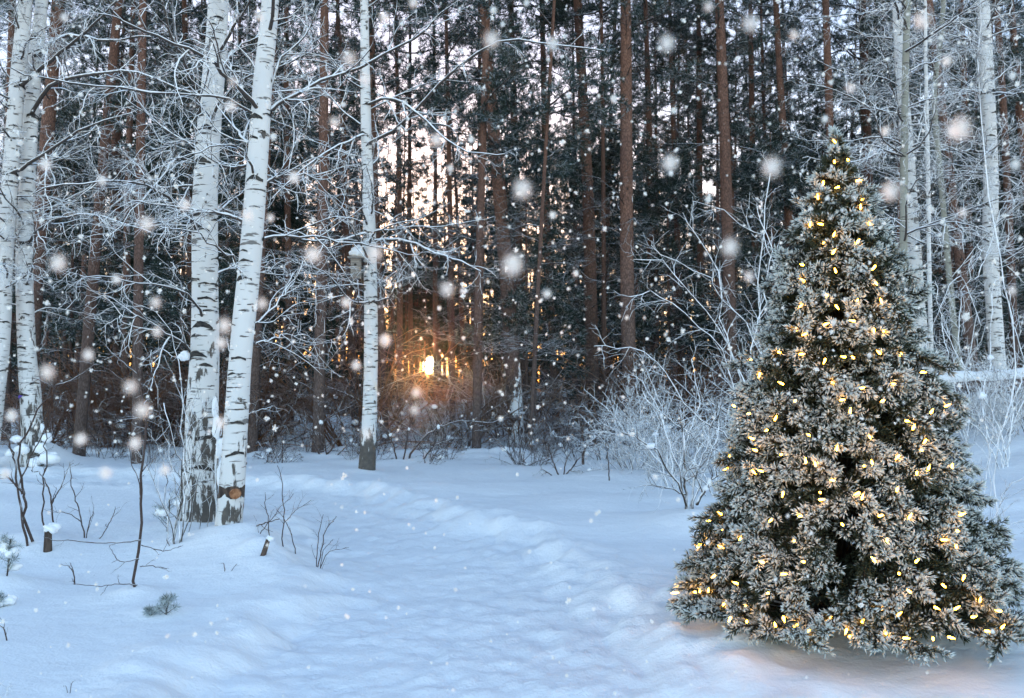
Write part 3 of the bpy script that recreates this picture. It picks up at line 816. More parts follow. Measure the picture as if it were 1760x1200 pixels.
b4 = birch('birch_tree', 'smooth white birch leaning right, right one of the middle pair', [(393, 935, 44), (398, 850, 42), (405, 740, 40), (413, 620, 39), (425, 500, 38), (434, 400, 37), (444, 260, 35), (453, 130, 32), (465, 0, 29)], 8.3,
      limbs=[([(450, 205, 0), (425, 165, -.2), (380, 120, -.5), (330, 85, -.8), (260, 60, -1.1), (190, 25, -1.3)], 9),
             ([(455, 195, 0), (490, 170, .1), (560, 140, .2), (640, 105, .2), (720, 60, .2), (760, 20, .2)], 9),
             ([(448, 205, 0), (400, 170, -.2), (330, 165, -.6), (220, 155, -.9), (100, 140, -1.2), (20, 120, -1.4)], 6),
             ([(440, 310, 0), (425, 270, -.3), (390, 248, -.6), (330, 265, -.8), (285, 275, -1)], 4.5),
             ([(440, 320, 0), (500, 300, .3), (560, 310, .5), (610, 340, .6)], 5),
             ([(455, 410, 0), (520, 405, .2), (590, 415, .5), (650, 425, .7), (720, 440, .9)], 6),
             ([(428, 480, 0), (395, 440, -.3), (330, 400, -.6), (270, 395, -.9)], 5),
             ([(430, 560, 0), (470, 530, .2), (500, 490, .3), (520, 450, .4)], 5),
             ([(440, 590, 0), (475, 580, .2), (520, 575, .5)], 4), ([(455, 190, 0), (480, 110, .1), (530, 50, .2), (560, -10, .2)], 6)],
      nrand=8, rand_z=(2.4, 6.0), rand_len=(.7, 1.6), seed=204, nscar=60, twr=.8)
b5 = birch('birch_tree', 'slim birch carrying a wooden nest box, left of the setting sun', [(631, 812, 29), (634, 740, 26), (637, 640, 24), (637, 520, 23), (635, 400, 22), (631, 280, 19), (628, 150, 17), (627, 60, 15), (626, 0, 14)], 15.3,
      limbs=[([(640, 415, 0), (690, 412, -.6), (740, 432, -1), (790, 448, -1.4), (828, 468, -1.6)], 7),
             ([(640, 520, 0), (600, 515, -.6), (560, 470, -1), (500, 450, -1.4)], 5),
             ([(635, 400, 0), (590, 410, -.6), (530, 412, -1), (470, 400, -1.6), (410, 395, -2)], 6),
             ([(628, 250, 0), (690, 215, -.6), (760, 140, -1), (850, 75, -1.5), (940, 75, -2), (1040, 90, -2.4)], 7),
             ([(632, 230, 0), (580, 250, -.6), (520, 290, -1.2), (470, 340, -1.6)], 5),
             ([(630, 180, 0), (680, 170, -.6), (740, 215, -1), (800, 260, -1.4), (870, 265, -1.6)], 6),
             ([(640, 520, 0), (670, 510, -.4), (675, 480, -.6), (700, 450, -.8)], 4)],
      nrand=16, rand_z=(3.0, 9.5), rand_len=(1.2, 2.6), seed=205, mat=M_BIRCH_B, nscar=90, density=.9)
birch('birch_tree', 'white birch half hidden behind the grey aspen right of the tree tip', [(1600, 800, 28), (1590, 650, 25), (1577, 520, 24), (1571, 430, 23), (1560, 262, 21), (1548, 112, 18), (1542, 20, 15)], 16.5,
      limbs=[([(1560, 250, 0), (1500, 270, -.6), (1440, 280, -1.2), (1380, 270, -1.6)], 5), ([(1575, 420, 0), (1640, 395, -.6), (1700, 390, -1)], 5)], nrand=22, rand_z=(3.5, 9.5), rand_len=(1.4, 3), seed=206)
birch('aspen_tree', 'smooth grey aspen stem in front of a white birch, right of the tree tip', [(1550, 860, 15), (1552, 600, 14), (1553, 400, 13), (1555, 200, 12), (1558, 60, 11), (1560, 0, 11)], 13.2,
      limbs=[([(1555, 90, 0), (1600, 60, -.5), (1650, 25, -1), (1700, 0, -1.2)], 5), ([(1553, 270, 0), (1500, 250, -.5), (1470, 260, -.8)], 4)], nrand=15, rand_z=(3, 7.5), rand_len=(1, 2.4), seed=207, mat=M_ASPEN, nscar=8, top=10, cat='aspen tree', group=None)
birch('birch_tree', 'rightmost white birch, straight and thick, behind the snowy log', [(1728, 720, 30), (1715, 625, 26), (1707, 512, 25), (1702, 412, 25), (1703, 300, 24), (1697, 150, 23), (1692, 50, 21), (1690, 0, 20)], 17.5,
      limbs=[([(1700, 160, 0), (1650, 155, -.8), (1600, 160, -1.4)], 5), ([(1700, 160, 0), (1760, 160, -.8), (1850, 150, -1.4)], 5), ([(1703, 262, 0), (1640, 258, -.8), (1570, 262, -1.6)], 5)],
      nrand=24, rand_z=(3.2, 9.5), rand_len=(1.4, 3), seed=208)
birch('birch_tree', 'thin crooked grey birch leaning left between the two right-hand birches', [(1665, 760, 11), (1640, 560, 10), (1618, 320, 9), (1606, 170, 9), (1618, 60, 8), (1622, 0, 8)], 15.5, nrand=14, rand_z=(2.5, 8), seed=209, mat=M_ASPEN, nscar=8, top=9)
birch('young_birch', 'thin pale pole right beside the half hidden birch', [(1603, 800, 8), (1598, 500, 7), (1595, 300, 7), (1592, 150, 6), (1590, 0, 5)], 14.5, nrand=14, rand_z=(1.5, 7), rand_len=(.8, 1.8), seed=210, nscar=6, top=8, group=None, cat='young birch')

# nest box
def box_geo(g, c, s, mat=0, bev=.006):
    c = np.array(c); s = np.array(s) / 2
    pts = []
    for sx in (-1, 1):
        for sy in (-1, 1):
            for sz in (-1, 1): pts.append(c + s * np.array([sx, sy, sz]))
    f = [(0, 1, 3, 2), (4, 6, 7, 5), (0, 4, 5, 1), (2, 3, 7, 6), (0, 2, 6, 4), (1, 5, 7, 3)]
    g.add(np.array(pts), f, mat, smooth=False)
q = P(612, 462, 15.05)
nb = empty('nest_box', q, 'small wooden nest box with a snow cap, fixed to the slim birch', 'nest box')
g = Geo(); box_geo(g, (0, 0, 0), (.16, .16, .34)); g.build('box', M_WOOD, nb)
g = Geo(); box_geo(g, (0, -.02, .185), (.25, .26, .025)); g.build('lid', M_WOOD, nb)
g = Geo(); box_geo(g, (0, .085, 0), (.05, .012, .62)); box_geo(g, (.1, .11, .1), (.22, .03, .05)); g.build('mounting_board', M_STUMP, nb)
g = Geo(); blob(g, (0, -.01, .27), (.125, .12, .10), seed=3, k=14); blob(g, (.01, .02, .33), (.10, .10, .08), seed=5, k=14); g.build('snow_cap', M_CLUMP, nb)
g = Geo(); a = np.arange(16) * math.pi / 8
g.add(np.concatenate([[[0, -.0822, .06]], np.stack([.022 * np.cos(a), np.full(16, -.0822), .06 + .022 * np.sin(a)], -1)]), [(0, 1 + i, 1 + (i + 1) % 16) for i in range(16)])
g.build('dark_hole_disc', M_SCAR, nb)  # flat dark disc, coloured for the shade inside an opening
# violet ribbon on the second birch
q = P(50, 678, 16.0)
g = Geo(); a = np.linspace(0, 2 * math.pi, 29)
r = .172; v = []
for k, dz in enumerate((-.022, .022)):
    for rr_ in (r, ): v.append(np.stack([rr_ * np.cos(a), rr_ * np.sin(a), dz + .06 * np.cos(a)], -1))
V = np.stack(v); f = [(i, i + 1, 29 + i + 1, 29 + i) for i in range(28)]
g.add(V.reshape(-1, 3), f)
rb = g.build('ribbon', M_RIBBON, loc=q); tag(rb, 'narrow violet ribbon tied round the second birch from the left', 'ribbon')
so_ = rb.modifiers.new('thickness', 'SOLIDIFY'); so_.thickness = .006
# sawn branch knot on smooth birch
q = P(404, 849, 8.3 - .125)
k_ = Geo(); a = np.arange(20) * math.pi / 10
ring = lambda r, y: np.stack([r * np.cos(a), np.full(20, y), r * .95 * np.sin(a)], -1)
V = np.concatenate([ring(.05, .03), ring(.052, -.008), ring(.038, -.018), ring(.034, -.006), [[0, -.008, 0]]])
f = [(r0 * 20 + i, r0 * 20 + (i + 1) % 20, r0 * 20 + 20 + (i + 1) % 20, r0 * 20 + 20 + i) for r0 in range(3) for i in range(20)]
k_.add(V, f); k_.add(V[60:], [(i, (i + 1) % 20, 20) for i in range(20)])
o = k_.build('sawn_knot', M_CUT, b4[0]); o.location = Vector(q) - b4[0].location
o['label'] = 'round orange-brown scar where a low branch was sawn off'
# black collar of bark round the knot
g = Geo(); Lb, rb_ = b4[1], b4[2]; KZ = q[2] - b4[0].location[2]
sel = (Lb[:, 2] > .3)
trunk_geo(g, np.array([np.array([np.interp(z, Lb[:, 2], Lb[:, 0]), np.interp(z, Lb[:, 2], Lb[:, 1]), z]) for z in np.linspace(KZ - .07, KZ + .085, 8)]), np.interp(np.linspace(KZ - .07, KZ + .085, 8), Lb[:, 2], rb_) * np.array([.99, 1.012, 1.02, 1.02, 1.02, 1.02, 1.012, .99]), 28, .035, 204)
g.build('dark_bark_collar', M_STUMP, b4[0])
# snow wedged in the fork and against middle birches
for (px, py, d, r, lab) in [(370, 700, 9.25, (.035, .05, .10), None), (374, 735, 9.2, (.05, .06, .12), None), (378, 770, 9.15, (.045, .06, .12), None), (318, 612, 9.3, (.06, .05, .045), None), (382, 815, 9.1, (.05, .06, .14), None), (386, 870, 9.0, (.05, .06, .12), None), (390, 910, 8.9, (.08, .08, .08), None)]:
    g = Geo(); blob(g, (0, 0, 0), r, seed=int(px), k=16); o = g.build('snow_patch', M_CLUMP, b3[0]); o.location = Vector(P(px, py, d)) - b3[0].location
g = Geo()
for (px, py, r) in [(73, 735, (.05, .06, .10)), (80, 752, (.13, .12, .13)), (70, 770, (.15, .12, .14)), (28, 755, (.13, .12, .09)), (38, 772, (.15, .12, .12)), (18, 778, (.12, .12, .1)), (86, 788, (.22, .2, .15)), (60, 795, (.2, .2, .12))]:
    blob(g, P(px, py, 15.75), tuple(q * .72 for q in r), seed=px, k=14)
tag(g.build('snow_lumps', M_CLUMP), 'rounded snow lumps caught against the foot of the second birch from the left', 'snow')

# ------------------------------------------------------------------ individual plants in the foreground
def plant(name, label, cat, lines, d0, mat=M_BARE, side=3, third=2, sl=(.15, .35), rmin=.0022, seed=1, group=None, ang=(25, 60), clump=0, up=.02):
    """lines: list of ([(x,y,dd)...], width_px); first point of the first line is the foot"""
    rs(seed)
    fx, fy = lines[0][0][0][:2]
    d0 = d0 or 2250. / (fy - 665.); base = gp(fx, d=d0)
    root = empty(name, base, label, cat, group)
    off = base - P(fx, fy, d0)
    A = []; R = []
    for li, (ln, w) in enumerate(lines):
        q = [P(x, y, d0 + dd) - base + off for x, y, dd in ln]
        if li == 0 or ln[0][1] > fy - 25: q[0] = q[0] - np.array([0, 0, .08])
        sp_ = smooth_poly(q, 18); ll = np.linalg.norm(sp_[-1] - sp_[0])
        wk = np.cumsum(RNG.normal(size=(18, 3)) * ll * .011, 0); wk -= np.linspace(0, 1, 18)[:, None] * wk[-1] * .5; wk[0] = 0
        A.append(sp_ + wk); R.append(np.maximum(w / 2 / F * d0 * np.linspace(1, .45, 18), rmin))
    A = np.array(A); R = np.array(R)
    g = Geo(); g.tubes(A, R, 7)
    if side:
        p2, r2 = spawn(A, R, side, .2, 1, ang, sl, 8, .14, up, .6, rmin)
        g.tubes(p2, r2, 5)
        if third:
            p3, r3 = spawn(p2, r2, third, .2, 1, (25, 60), (sl[0] * .4, sl[1] * .5), 6, .16, up, .8, rmin * .85)
            g.tubes(p3, r3, 4)
    g.build('stems', mat, root)
    if clump:
        gc = Geo()
        for k in range(clump):
            i = RNG.integers(0, len(A)); c = A[i, RNG.integers(4, 13)]
            blob(gc, c, (RNG.uniform(.02, .05),) * 2 + (RNG.uniform(.02, .05),), seed=k, k=8)
        gc.build('snow_clumps', M_CLUMP, root)
    return root
Z0 = 0.
plant('sapling', 'tall thin bare sapling standing alone in the left foreground snow', 'sapling',
      [([(244, 1022, 0), (250, 900, 0), (247, 800, 0), (242, 700, 0), (245, 620, 0), (248, 576, 0)], 5),
       ([(243, 1000, 0), (205, 1018, -.1), (134, 1018, -.3)], 2.4), ([(246, 975, 0), (215, 978, -.1), (200, 958, -.2)], 2), ([(248, 988, 0), (275, 986, .1), (296, 992, .2)], 2),
       ([(249, 943, 0), (190, 946, -.1), (120, 944, -.2), (92, 938, -.3)], 2.6), ([(250, 951, 0), (290, 958, .1), (320, 950, .2)], 2),
       ([(247, 872, 0), (232, 820, 0), (225, 770, -.1)], 2), ([(244, 690, 0), (200, 650, -.2), (145, 637, -.4)], 2), ([(246, 640, 0), (270, 620, .2), (285, 612, .3)], 2),
       ([(243, 733, 0), (215, 735, -.1), (205, 738, -.2)], 2), ([(243, 770, 0), (275, 765, .2), (300, 740, .4)], 2), ([(244, 660, 0), (205, 625, 0), (165, 582, 0)], 2.2)], 6.3, seed=401, side=3, third=1, sl=(.06, .16), rmin=.0018)
plant('sapling', 'forked leafless sapling at the left edge with two long stems and a frosty Y', 'sapling',
      [([(60, 945, 0), (52, 900, 0), (38, 850, 0), (30, 800, 0), (22, 770, 0), (0, 740, 0)], 4.5), ([(64, 927, 0), (52, 890, 0), (45, 860, 0), (44, 800, 0), (60, 750, -.1), (99, 677, -.2)], 5),
       ([(99, 677, -.2), (85, 640, -.2), (72, 610, -.2), (60, 576, -.2)], 3), ([(99, 677, -.2), (140, 660, -.2), (186, 628, -.2)], 3.2), ([(99, 677, -.2), (75, 665, -.2), (63, 660, -.2)], 2.6),
       ([(45, 860, 0), (20, 830, -.1), (-10, 830, -.2)], 3), ([(40, 850, 0), (60, 810, .1), (85, 760, .2), (88, 728, .2)], 3)], 8.1, seed=402, side=3, sl=(.15, .4))
plant('sapling', 'curved bare sapling with crossing stems right of the snow-capped stump', 'sapling',
      [([(82, 925, 0), (75, 870, 0), (70, 800, 0), (75, 750, .1), (82, 700, .1)], 3), ([(97, 905, 0), (90, 870, 0), (72, 830, 0), (58, 820, 0)], 3), ([(95, 880, 0), (110, 850, 0), (125, 820, .1)], 2.4)], 8.6, seed=403, side=3, sl=(.15, .35))
plant('sapling', 'wispy twigs in the snow left of the middle birches, one third in from the left', 'sapling',
      [([(152, 932, 0), (140, 890, 0), (128, 845, 0), (120, 800, 0)], 2.6), ([(152, 930, 0), (160, 900, 0), (166, 885, 0)], 2), ([(146, 905, 0), (120, 890, -.1), (108, 885, -.1)], 2), ([(172, 927, 0), (195, 905, 0), (205, 880, 0)], 2)], 8.5, seed=404, side=3, sl=(.12, .3), rmin=.0018)
plant('hazel_shrub', 'dense clump of thin upright stems growing against the left side of the rough birch', 'shrub',
      [([(304, 946, 0), (305, 900, 0), (300, 840, 0), (303, 780, 0), (285, 700, 0)], 3.5), ([(308, 946, 0), (316, 880, 0), (318, 800, .1), (310, 700, .2), (290, 620, .2)], 2.8),
       ([(300, 940, 0), (295, 880, 0), (290, 800, 0), (265, 730, 0)], 2.1), ([(312, 940, 0), (325, 850, .1), (335, 760, .2), (340, 700, .2)], 2.1), ([(305, 930, 0), (285, 860, -.1), (262, 820, -.1), (240, 800, -.1)], 1.8),
       ([(310, 935, 0), (322, 860, 0), (320, 760, .2), (312, 640, .3), (270, 560, .3), (200, 550, .2)], 2.8), ([(303, 930, 0), (298, 850, 0), (292, 750, .1), (280, 660, .1), (278, 600, .1)], 2.1)], 8.0, mat=M_LIMB, seed=405, side=9, third=3, sl=(.2, .5))
plant('hazel_shrub', 'thicket of twigs hanging in front of the rough birch trunk', 'shrub',
      [([(330, 925, 0), (335, 850, 0), (345, 780, 0), (350, 700, 0)], 1.7), ([(345, 925, 0), (352, 860, 0), (330, 800, 0), (320, 740, 0)], 1.7), ([(362, 915, 0), (370, 860, 0), (350, 800, 0), (380, 740, 0)], 1.4)], 8.6, mat=M_LIMB, seed=406, side=8, third=3, sl=(.12, .35), rmin=.0018)
plant('sapling', 'frosty bare sapling arching between the two middle birches', 'sapling',
      [([(378, 860, 0), (374, 760, 0), (388, 680, 0), (400, 620, 0), (392, 560, 0)], 2.5), ([(400, 690, 0), (440, 665, 0), (480, 655, .1)], 2)], 9.2, mat=M_RIME, seed=407, side=5, sl=(.15, .3), rmin=.002)
plant('bramble', 'brown broken branch sticking out right from the foot of the smooth birch', 'branch',
      [([(415, 880, 0), (440, 884, -.1), (458, 876, -.2), (482, 870, -.2)], 3.5), ([(420, 882, 0), (436, 888, 0), (444, 896, 0)], 3.5)], 8.1, seed=408, side=1, third=1, sl=(.08, .2))
plant('twig_cluster', 'thin upright twigs in the snow right of the middle birches', 'twigs',
      [([(490, 953, 0), (492, 900, 0), (488, 850, 0), (480, 810, 0)], 2.2), ([(470, 942, 0), (462, 900, 0), (456, 860, 0)], 2), ([(512, 958, 0), (500, 920, 0), (480, 890, 0)], 2), ([(492, 910, 0), (510, 890, 0), (540, 872, 0)], 1.8), ([(440, 935, 0), (470, 900, 0), (505, 860, 0)], 1.8)], 7.8, seed=409, side=3, third=2, sl=(.1, .28), rmin=.0016)
plant('twig_cluster', 'fan of fine brown twigs beside the left edge of the path', 'twigs',
      [([(547, 977, 0), (558, 940, 0), (572, 900, 0), (582, 888, 0)], 2.2), ([(547, 978, 0), (552, 930, 0), (560, 895, 0)], 1.8), ([(549, 977, 0), (570, 955, 0), (605, 944, 0)], 1.8), ([(550, 985, 0), (556, 960, 0), (575, 930, 0)], 1.6)], 7.2, seed=410, side=4, third=1, sl=(.08, .2), rmin=.0015)
plant('twig_cluster', 'lone short twig in the snow left of the tall sapling', 'twigs',
      [([(142, 997, 0), (133, 975, 0), (114, 962, 0)], 2.6), ([(140, 990, 0), (134, 970, 0), (130, 960, 0)], 1.8)], 6.8, seed=411, side=2, third=0, sl=(.05, .1), rmin=.0015)
plant('twig_cluster', 'tiny twig pair poking out of the snow near the broken stub', 'twigs',
      [([(392, 990, 0), (390, 978, 0), (387, 975, 0)], 1.8), ([(394, 990, 0), (404, 985, 0), (410, 976, 0)], 1.4)], 6.9, seed=412, side=1, third=0, sl=(.03, .06), rmin=.0014)
plant('twig_cluster', 'bent brown twig near the lower left edge', 'twigs',
      [([(27, 1108, 0), (20, 1090, 0), (0, 1074, 0), (-10, 1068, 0)], 2.6), ([(26, 1100, 0), (18, 1085, 0), (16, 1080, 0)], 1.6)], 5.1, seed=413, side=2, third=0, sl=(.05, .08), rmin=.0014)
plant('twig_cluster', 'faint grass stalk at the bottom edge left of the path', 'twigs',
      [([(130, 1196, 0), (135, 1185, 0), (140, 1175, 0)], 1.6), ([(131, 1197, 0), (126, 1188, 0), (120, 1186, 0)], 1.3)], 4.25, seed=414, side=2, third=0, sl=(.02, .05), rmin=.0009)
plant('grass_tuft', 'frosted grass tuft in the bottom left corner', 'grass tuft',
      [([(8, 1200, 0), (5, 1190, 0), (0, 1182, 0)], 1.8), ([(12, 1200, 0), (14, 1190, 0), (16, 1180, 0)], 1.6), ([(16, 1200, 0), (22, 1192, 0), (32, 1186, 0)], 1.6)], 4.2, mat=M_RIME, seed=415, side=6, third=0, sl=(.03, .07), rmin=.0012)
# forest-edge plants, centre and right
plant('sapling', 'dark curved stem bending right at the forest edge, right of centre', 'sapling',
      [([(1002, 808, 0), (1004, 785, 0), (1018, 768, 0), (1045, 762, 0)], 5), ([(1018, 768, 0), (1035, 745, 0), (1050, 700, 0), (1020, 600, 0)], 3), ([(1006, 780, 0), (1000, 750, 0), (990, 720, 0)], 3)], 16, seed=420, side=4, sl=(.3, .8), rmin=.004)
plant('shrub', 'low spiky leafless shrub right of centre on the open snow', 'shrub',
      [([(962, 820, 0), (950, 800, 0), (944, 770, 0)], 3), ([(964, 821, 0), (985, 805, 0), (1000, 790, 0)], 3), ([(960, 820, 0), (935, 812, 0), (928, 808, 0)], 2.4), ([(965, 820, 0), (975, 790, 0), (985, 770, 0)], 2.4)], 14.4, seed=421, side=5, sl=(.15, .35), rmin=.003)
plant('twig_cluster', 'single thin stalk on the snow right of the low spiky shrub', 'twigs', [([(1047, 832, 0), (1044, 800, 0), (1040, 770, 0)], 2.4)], 13.5, seed=422, side=1, third=0, sl=(.1, .2), rmin=.003)
plant('branch', 'short dark broken branch slanting out of a snow mound at the forest edge', 'branch', [([(966, 780, 0), (952, 768, 0), (940, 758, 0)], 7), ([(955, 770, 0), (965, 765, 0), (972, 758, 0)], 4)], 19.5, seed=423, side=0, rmin=.004)
plant('frosted_shrub', 'frosted shrub of dark stems left of the foot of the christmas tree', 'shrub',
      [([(1180, 906, 0), (1176, 870, 0), (1170, 830, 0), (1165, 780, 0), (1160, 740, 0)], 5), ([(1184, 906, 0), (1190, 850, 0), (1205, 800, 0), (1215, 740, 0)], 4), ([(1196, 885, 0), (1215, 860, 0), (1235, 845, 0)], 6),
       ([(1178, 890, 0), (1150, 850, -.1), (1110, 800, -.2), (1065, 775, -.3)], 4), ([(1176, 880, 0), (1140, 868, -.1), (1095, 870, -.2)], 3.2), ([(1188, 900, 0), (1215, 830, .1), (1235, 770, .2), (1240, 720, .2)], 3.5), ([(1180, 890, 0), (1160, 840, 0), (1130, 770, .2), (1110, 720, .2)], 3)],
      9.4, mat=M_LIMB, seed=424, side=9, third=3, sl=(.2, .5), rmin=.0028, clump=3)
plant('frosted_shrub', 'big rime-covered shrub arching left in front of the forest, left of the christmas tree', 'shrub',
      [([(1290, 850, 0), (1270, 760, 0), (1240, 640, 0), (1180, 560, -.3), (1120, 500, -.5), (1065, 505, -.6)], 3.4), ([(1295, 850, 0), (1290, 700, 0), (1240, 560, 0), (1150, 460, -.3), (1075, 440, -.5)], 3.4),
       ([(1300, 850, 0), (1310, 700, 0), (1290, 560, 0), (1220, 470, -.2), (1120, 410, -.4)], 3.4), ([(1300, 850, 0), (1320, 680, 0), (1325, 500, 0), (1325, 310, 0)], 3.4),
       ([(1290, 850, 0), (1250, 740, 0), (1180, 690, -.2), (1100, 600, -.4), (1015, 595, -.5)], 3.4), ([(1288, 850, 0), (1230, 760, 0), (1160, 720, -.3), (1100, 650, -.4)], 2.7),
       ([(1300, 850, 0), (1290, 650, 0), (1260, 480, 0), (1195, 380, 0)], 2.7), ([(1305, 850, 0), (1340, 640, 0), (1320, 480, 0), (1290, 400, 0), (1180, 365, 0)], 2.7), ([(1298, 850, 0), (1285, 600, 0), (1302, 480, 0), (1302, 345, 0)], 2.7)],
      11.5, mat=M_RIME, seed=425, side=14, third=4, sl=(.3, .8), rmin=.0034, ang=(25, 60))
plant('frosted_shrub', 'rimed tangle of low arching twigs at the forest edge, just right of the snow-footed pine', 'shrub',
      [([(1150, 840, 0), (1120, 780, 0), (1070, 745, 0), (1020, 740, 0)], 2.8), ([(1155, 840, 0), (1150, 760, 0), (1120, 690, 0), (1080, 650, 0)], 2.8), ([(1160, 840, 0), (1180, 760, 0), (1200, 690, 0), (1190, 620, 0)], 2.8),
       ([(1165, 840, 0), (1210, 770, 0), (1250, 730, 0)], 2.8), ([(1152, 840, 0), (1130, 760, 0), (1140, 700, 0), (1100, 620, 0)], 2.1)], 13.0, mat=M_RIME, seed=426, side=10, third=4, sl=(.3, .7), rmin=.0042, clump=5)
plant('frosted_shrub', 'rimed low bush on the snow between the forest edge and the christmas tree', 'shrub',
      [([(1225, 860, 0), (1190, 800, 0), (1150, 780, 0)], 2.4), ([(1230, 860, 0), (1220, 790, 0), (1200, 730, 0)], 2.4), ([(1235, 860, 0), (1250, 790, 0), (1270, 740, 0)], 2.4), ([(1228, 860, 0), (1170, 830, 0), (1120, 825, 0)], 2.1)], 11.5, mat=M_RIME, seed=427, side=9, third=4, sl=(.2, .5), rmin=.0034, clump=2)
plant('frosted_sapling', 'tall thin rimed sapling right of the christmas tree', 'sapling',
      [([(1684, 1000, 0), (1680, 900, 0), (1676, 760, 0), (1672, 600, 0), (1668, 450, 0), (1660, 300, 0), (1655, 120, 0), (1650, 0, 0)], 3.0),
       ([(1678, 640, 0), (1640, 560, -.1), (1610, 600, -.2), (1585, 690, -.2)], 1.8), ([(1670, 560, 0), (1700, 480, 0), (1720, 430, 0)], 1.8), ([(1672, 500, 0), (1700, 520, -.1), (1760, 500, -.2)], 1.8)], 8.2, mat=M_RIME, seed=428, side=14, third=4, sl=(.2, .5), rmin=.0022)
plant('frosted_shrub', 'rimed shrub with red withered berries at the right edge of the snow', 'shrub',
      [([(1690, 1010, 0), (1700, 930, 0), (1735, 870, 0), (1790, 830, 0)], 2.2), ([(1688, 1010, 0), (1690, 900, 0), (1720, 800, 0), (1765, 740, 0)], 1.7), ([(1686, 1000, 0), (1672, 900, 0), (1660, 830, 0), (1655, 770, 0)], 1.7), ([(1690, 1000, 0), (1720, 960, 0), (1765, 945, 0)], 1.7),
       ([(1688, 1000, 0), (1700, 860, 0), (1690, 760, 0), (1700, 690, 0)], 1.7)], 7.2, mat=M_RIME, seed=429, side=13, third=4, sl=(.12, .35), rmin=.0018)
plant('frosted_shrub', 'dense rimed thicket in front of the snowy log at the right', 'shrub',
      [([(1720, 800, 0), (1700, 720, 0), (1660, 640, 0), (1610, 560, 0)], 2.4), ([(1722, 800, 0), (1725, 700, 0), (1740, 600, 0), (1730, 500, 0)], 2.4), ([(1725, 800, 0), (1760, 700, 0), (1800, 620, 0)], 2.4), ([(1718, 800, 0), (1680, 740, 0), (1630, 700, 0), (1590, 690, 0)], 2.4),
       ([(1716, 800, 0), (1690, 700, 0), (1690, 600, 0), (1700, 480, 0)], 2.4), ([(1722, 800, 0), (1740, 730, 0), (1780, 690, 0)], 2.4)], 11.5, mat=M_RIME, seed=430, side=14, third=5, sl=(.25, .7), rmin=.0028, clump=3)
plant('frosted_shrub', 'rimed bush at the foot of the two right-hand birches', 'shrub',
      [([(1660, 800, 0), (1650, 720, 0), (1620, 640, 0), (1600, 520, 0)], 2.4), ([(1665, 800, 0), (1665, 700, 0), (1650, 600, 0), (1660, 480, 0)], 2.4), ([(1670, 800, 0), (1700, 720, 0), (1740, 660, 0)], 2.4), ([(1655, 800, 0), (1620, 740, 0), (1580, 700, 0)], 2.4)], 13.5, mat=M_RIME, seed=431, side=14, third=5, sl=(.3, .8), rmin=.0032)
plant('bare_bush', 'bush of thin twigs left of the foot of the nest box birch', 'bush',
      [([(560, 785, 0), (575, 760, 0), (590, 735, 0), (570, 700, 0)], 4), ([(572, 790, 0), (600, 765, 0), (625, 745, 0)], 3), ([(555, 785, 0), (535, 750, 0), (520, 720, 0)], 3), ([(565, 788, 0), (555, 740, 0), (545, 700, 0)], 3)], 18, mat=M_BARE, seed=432, side=7, third=3, sl=(.3, .7), rmin=.004, clump=3)
plant('bare_bush', 'bush with bare whips just right of the foot of the nest box birch', 'bush',
      [([(690, 790, 0), (700, 740, 0), (720, 700, 0)], 3), ([(700, 792, 0), (740, 750, 0), (800, 733, 0), (860, 728, 0)], 4), ([(685, 790, 0), (670, 750, 0), (650, 720, 0)], 3), ([(720, 790, 0), (750, 760, 0), (790, 750, 0)], 3)], 17.5, mat=M_BARE, seed=433, side=7, third=3, sl=(.3, .7), rmin=.004, clump=3)

# stumps
def stump(px, py, h, r, label, seed, cap=.09, lean=.0):
    b = gp(px, py); root = empty('stump', b, label, 'stump'); g = Geo(); rs(seed)
    z = np.linspace(-.08, h, 8); L = np.stack([lean * z, 0 * z, z], -1)
    V = trunk_geo(g, L, r * np.linspace(1.1, .85, 8), 14, .16, seed)
    top = V[-1].mean(0); g.add(np.concatenate([V[-1] + RNG.normal(size=(14, 3)) * [0, 0, r * .3], [top - [0, 0, .01]]]), [(i, (i + 1) % 14, 14) for i in range(14)])
    g.build('wood', M_STUMP, root)
    g = Geo(); blob(g, (lean * h + r * .5, r * .6, h + cap * .2), (cap * 1.2, cap * 1.1, cap * .8), seed=seed, k=12); g.build('snow_cap', M_CLUMP, root)
stump(89, 948, .19, .036, 'short splintered stump with a snow cap in the left foreground', 1, .055)
stump(456, 977, .13, .022, 'small dark broken stub in a snow hollow right of the middle birches', 2, .03, .3)

# small pines poking out of snow
M_SEED = mat_needles('snow_dusted_seedling_needles', .5, (.03, .05, .04), (.07, .10, .07))
def seedling(px, py, h, r, n, label, seed, snow=True):
    rs(seed); b = gp(px, py); root = empty('pine_seedling', b, label, 'pine seedling'); g = Geo(); gn = Geo()
    st = grow(np.zeros((1, 3)) - [[0, 0, .03]], np.array([[.1, 0, 1.]]), h, 8, .06); R = np.full((1, 8), .006)
    b1, r1 = spawn(st, R, n, .15, 1, (35, 75), (r * .7, r), 6, .1, .03, .6, .003, lenfall=.55)
    g.tubes(st, R, 5); g.tubes(b1, r1, 4); g.build('stem', M_DEAD, root)
    tufts(gn, b1, None, 10, 9, .05, .0022); tufts(gn, st, None, 20, 9, .055, .0022); gn.build('needles', M_SEED, root)
    if snow:
        gc = Geo()
        for k in range(5): blob(gc, b1[RNG.integers(0, n), 4] * [1, 1, .8] + [0, .03, 0], (.05, .05, .035), seed=k + seed, k=9)
        gc.build('snow_clumps', M_CLUMP, root)
seedling(20, 1003, .30, .16, 12, 'small pine seedling with long needles by a snow hump at the left edge', 1)
seedling(8, 1040, .10, .10, 7, 'dark needle sprig under the snow at the left edge, below the pine seedling', 2)
seedling(292, 1060, .13, .10, 9, 'tiny frosted pine seedling poking out of the snow right of the tall sapling', 3, False)
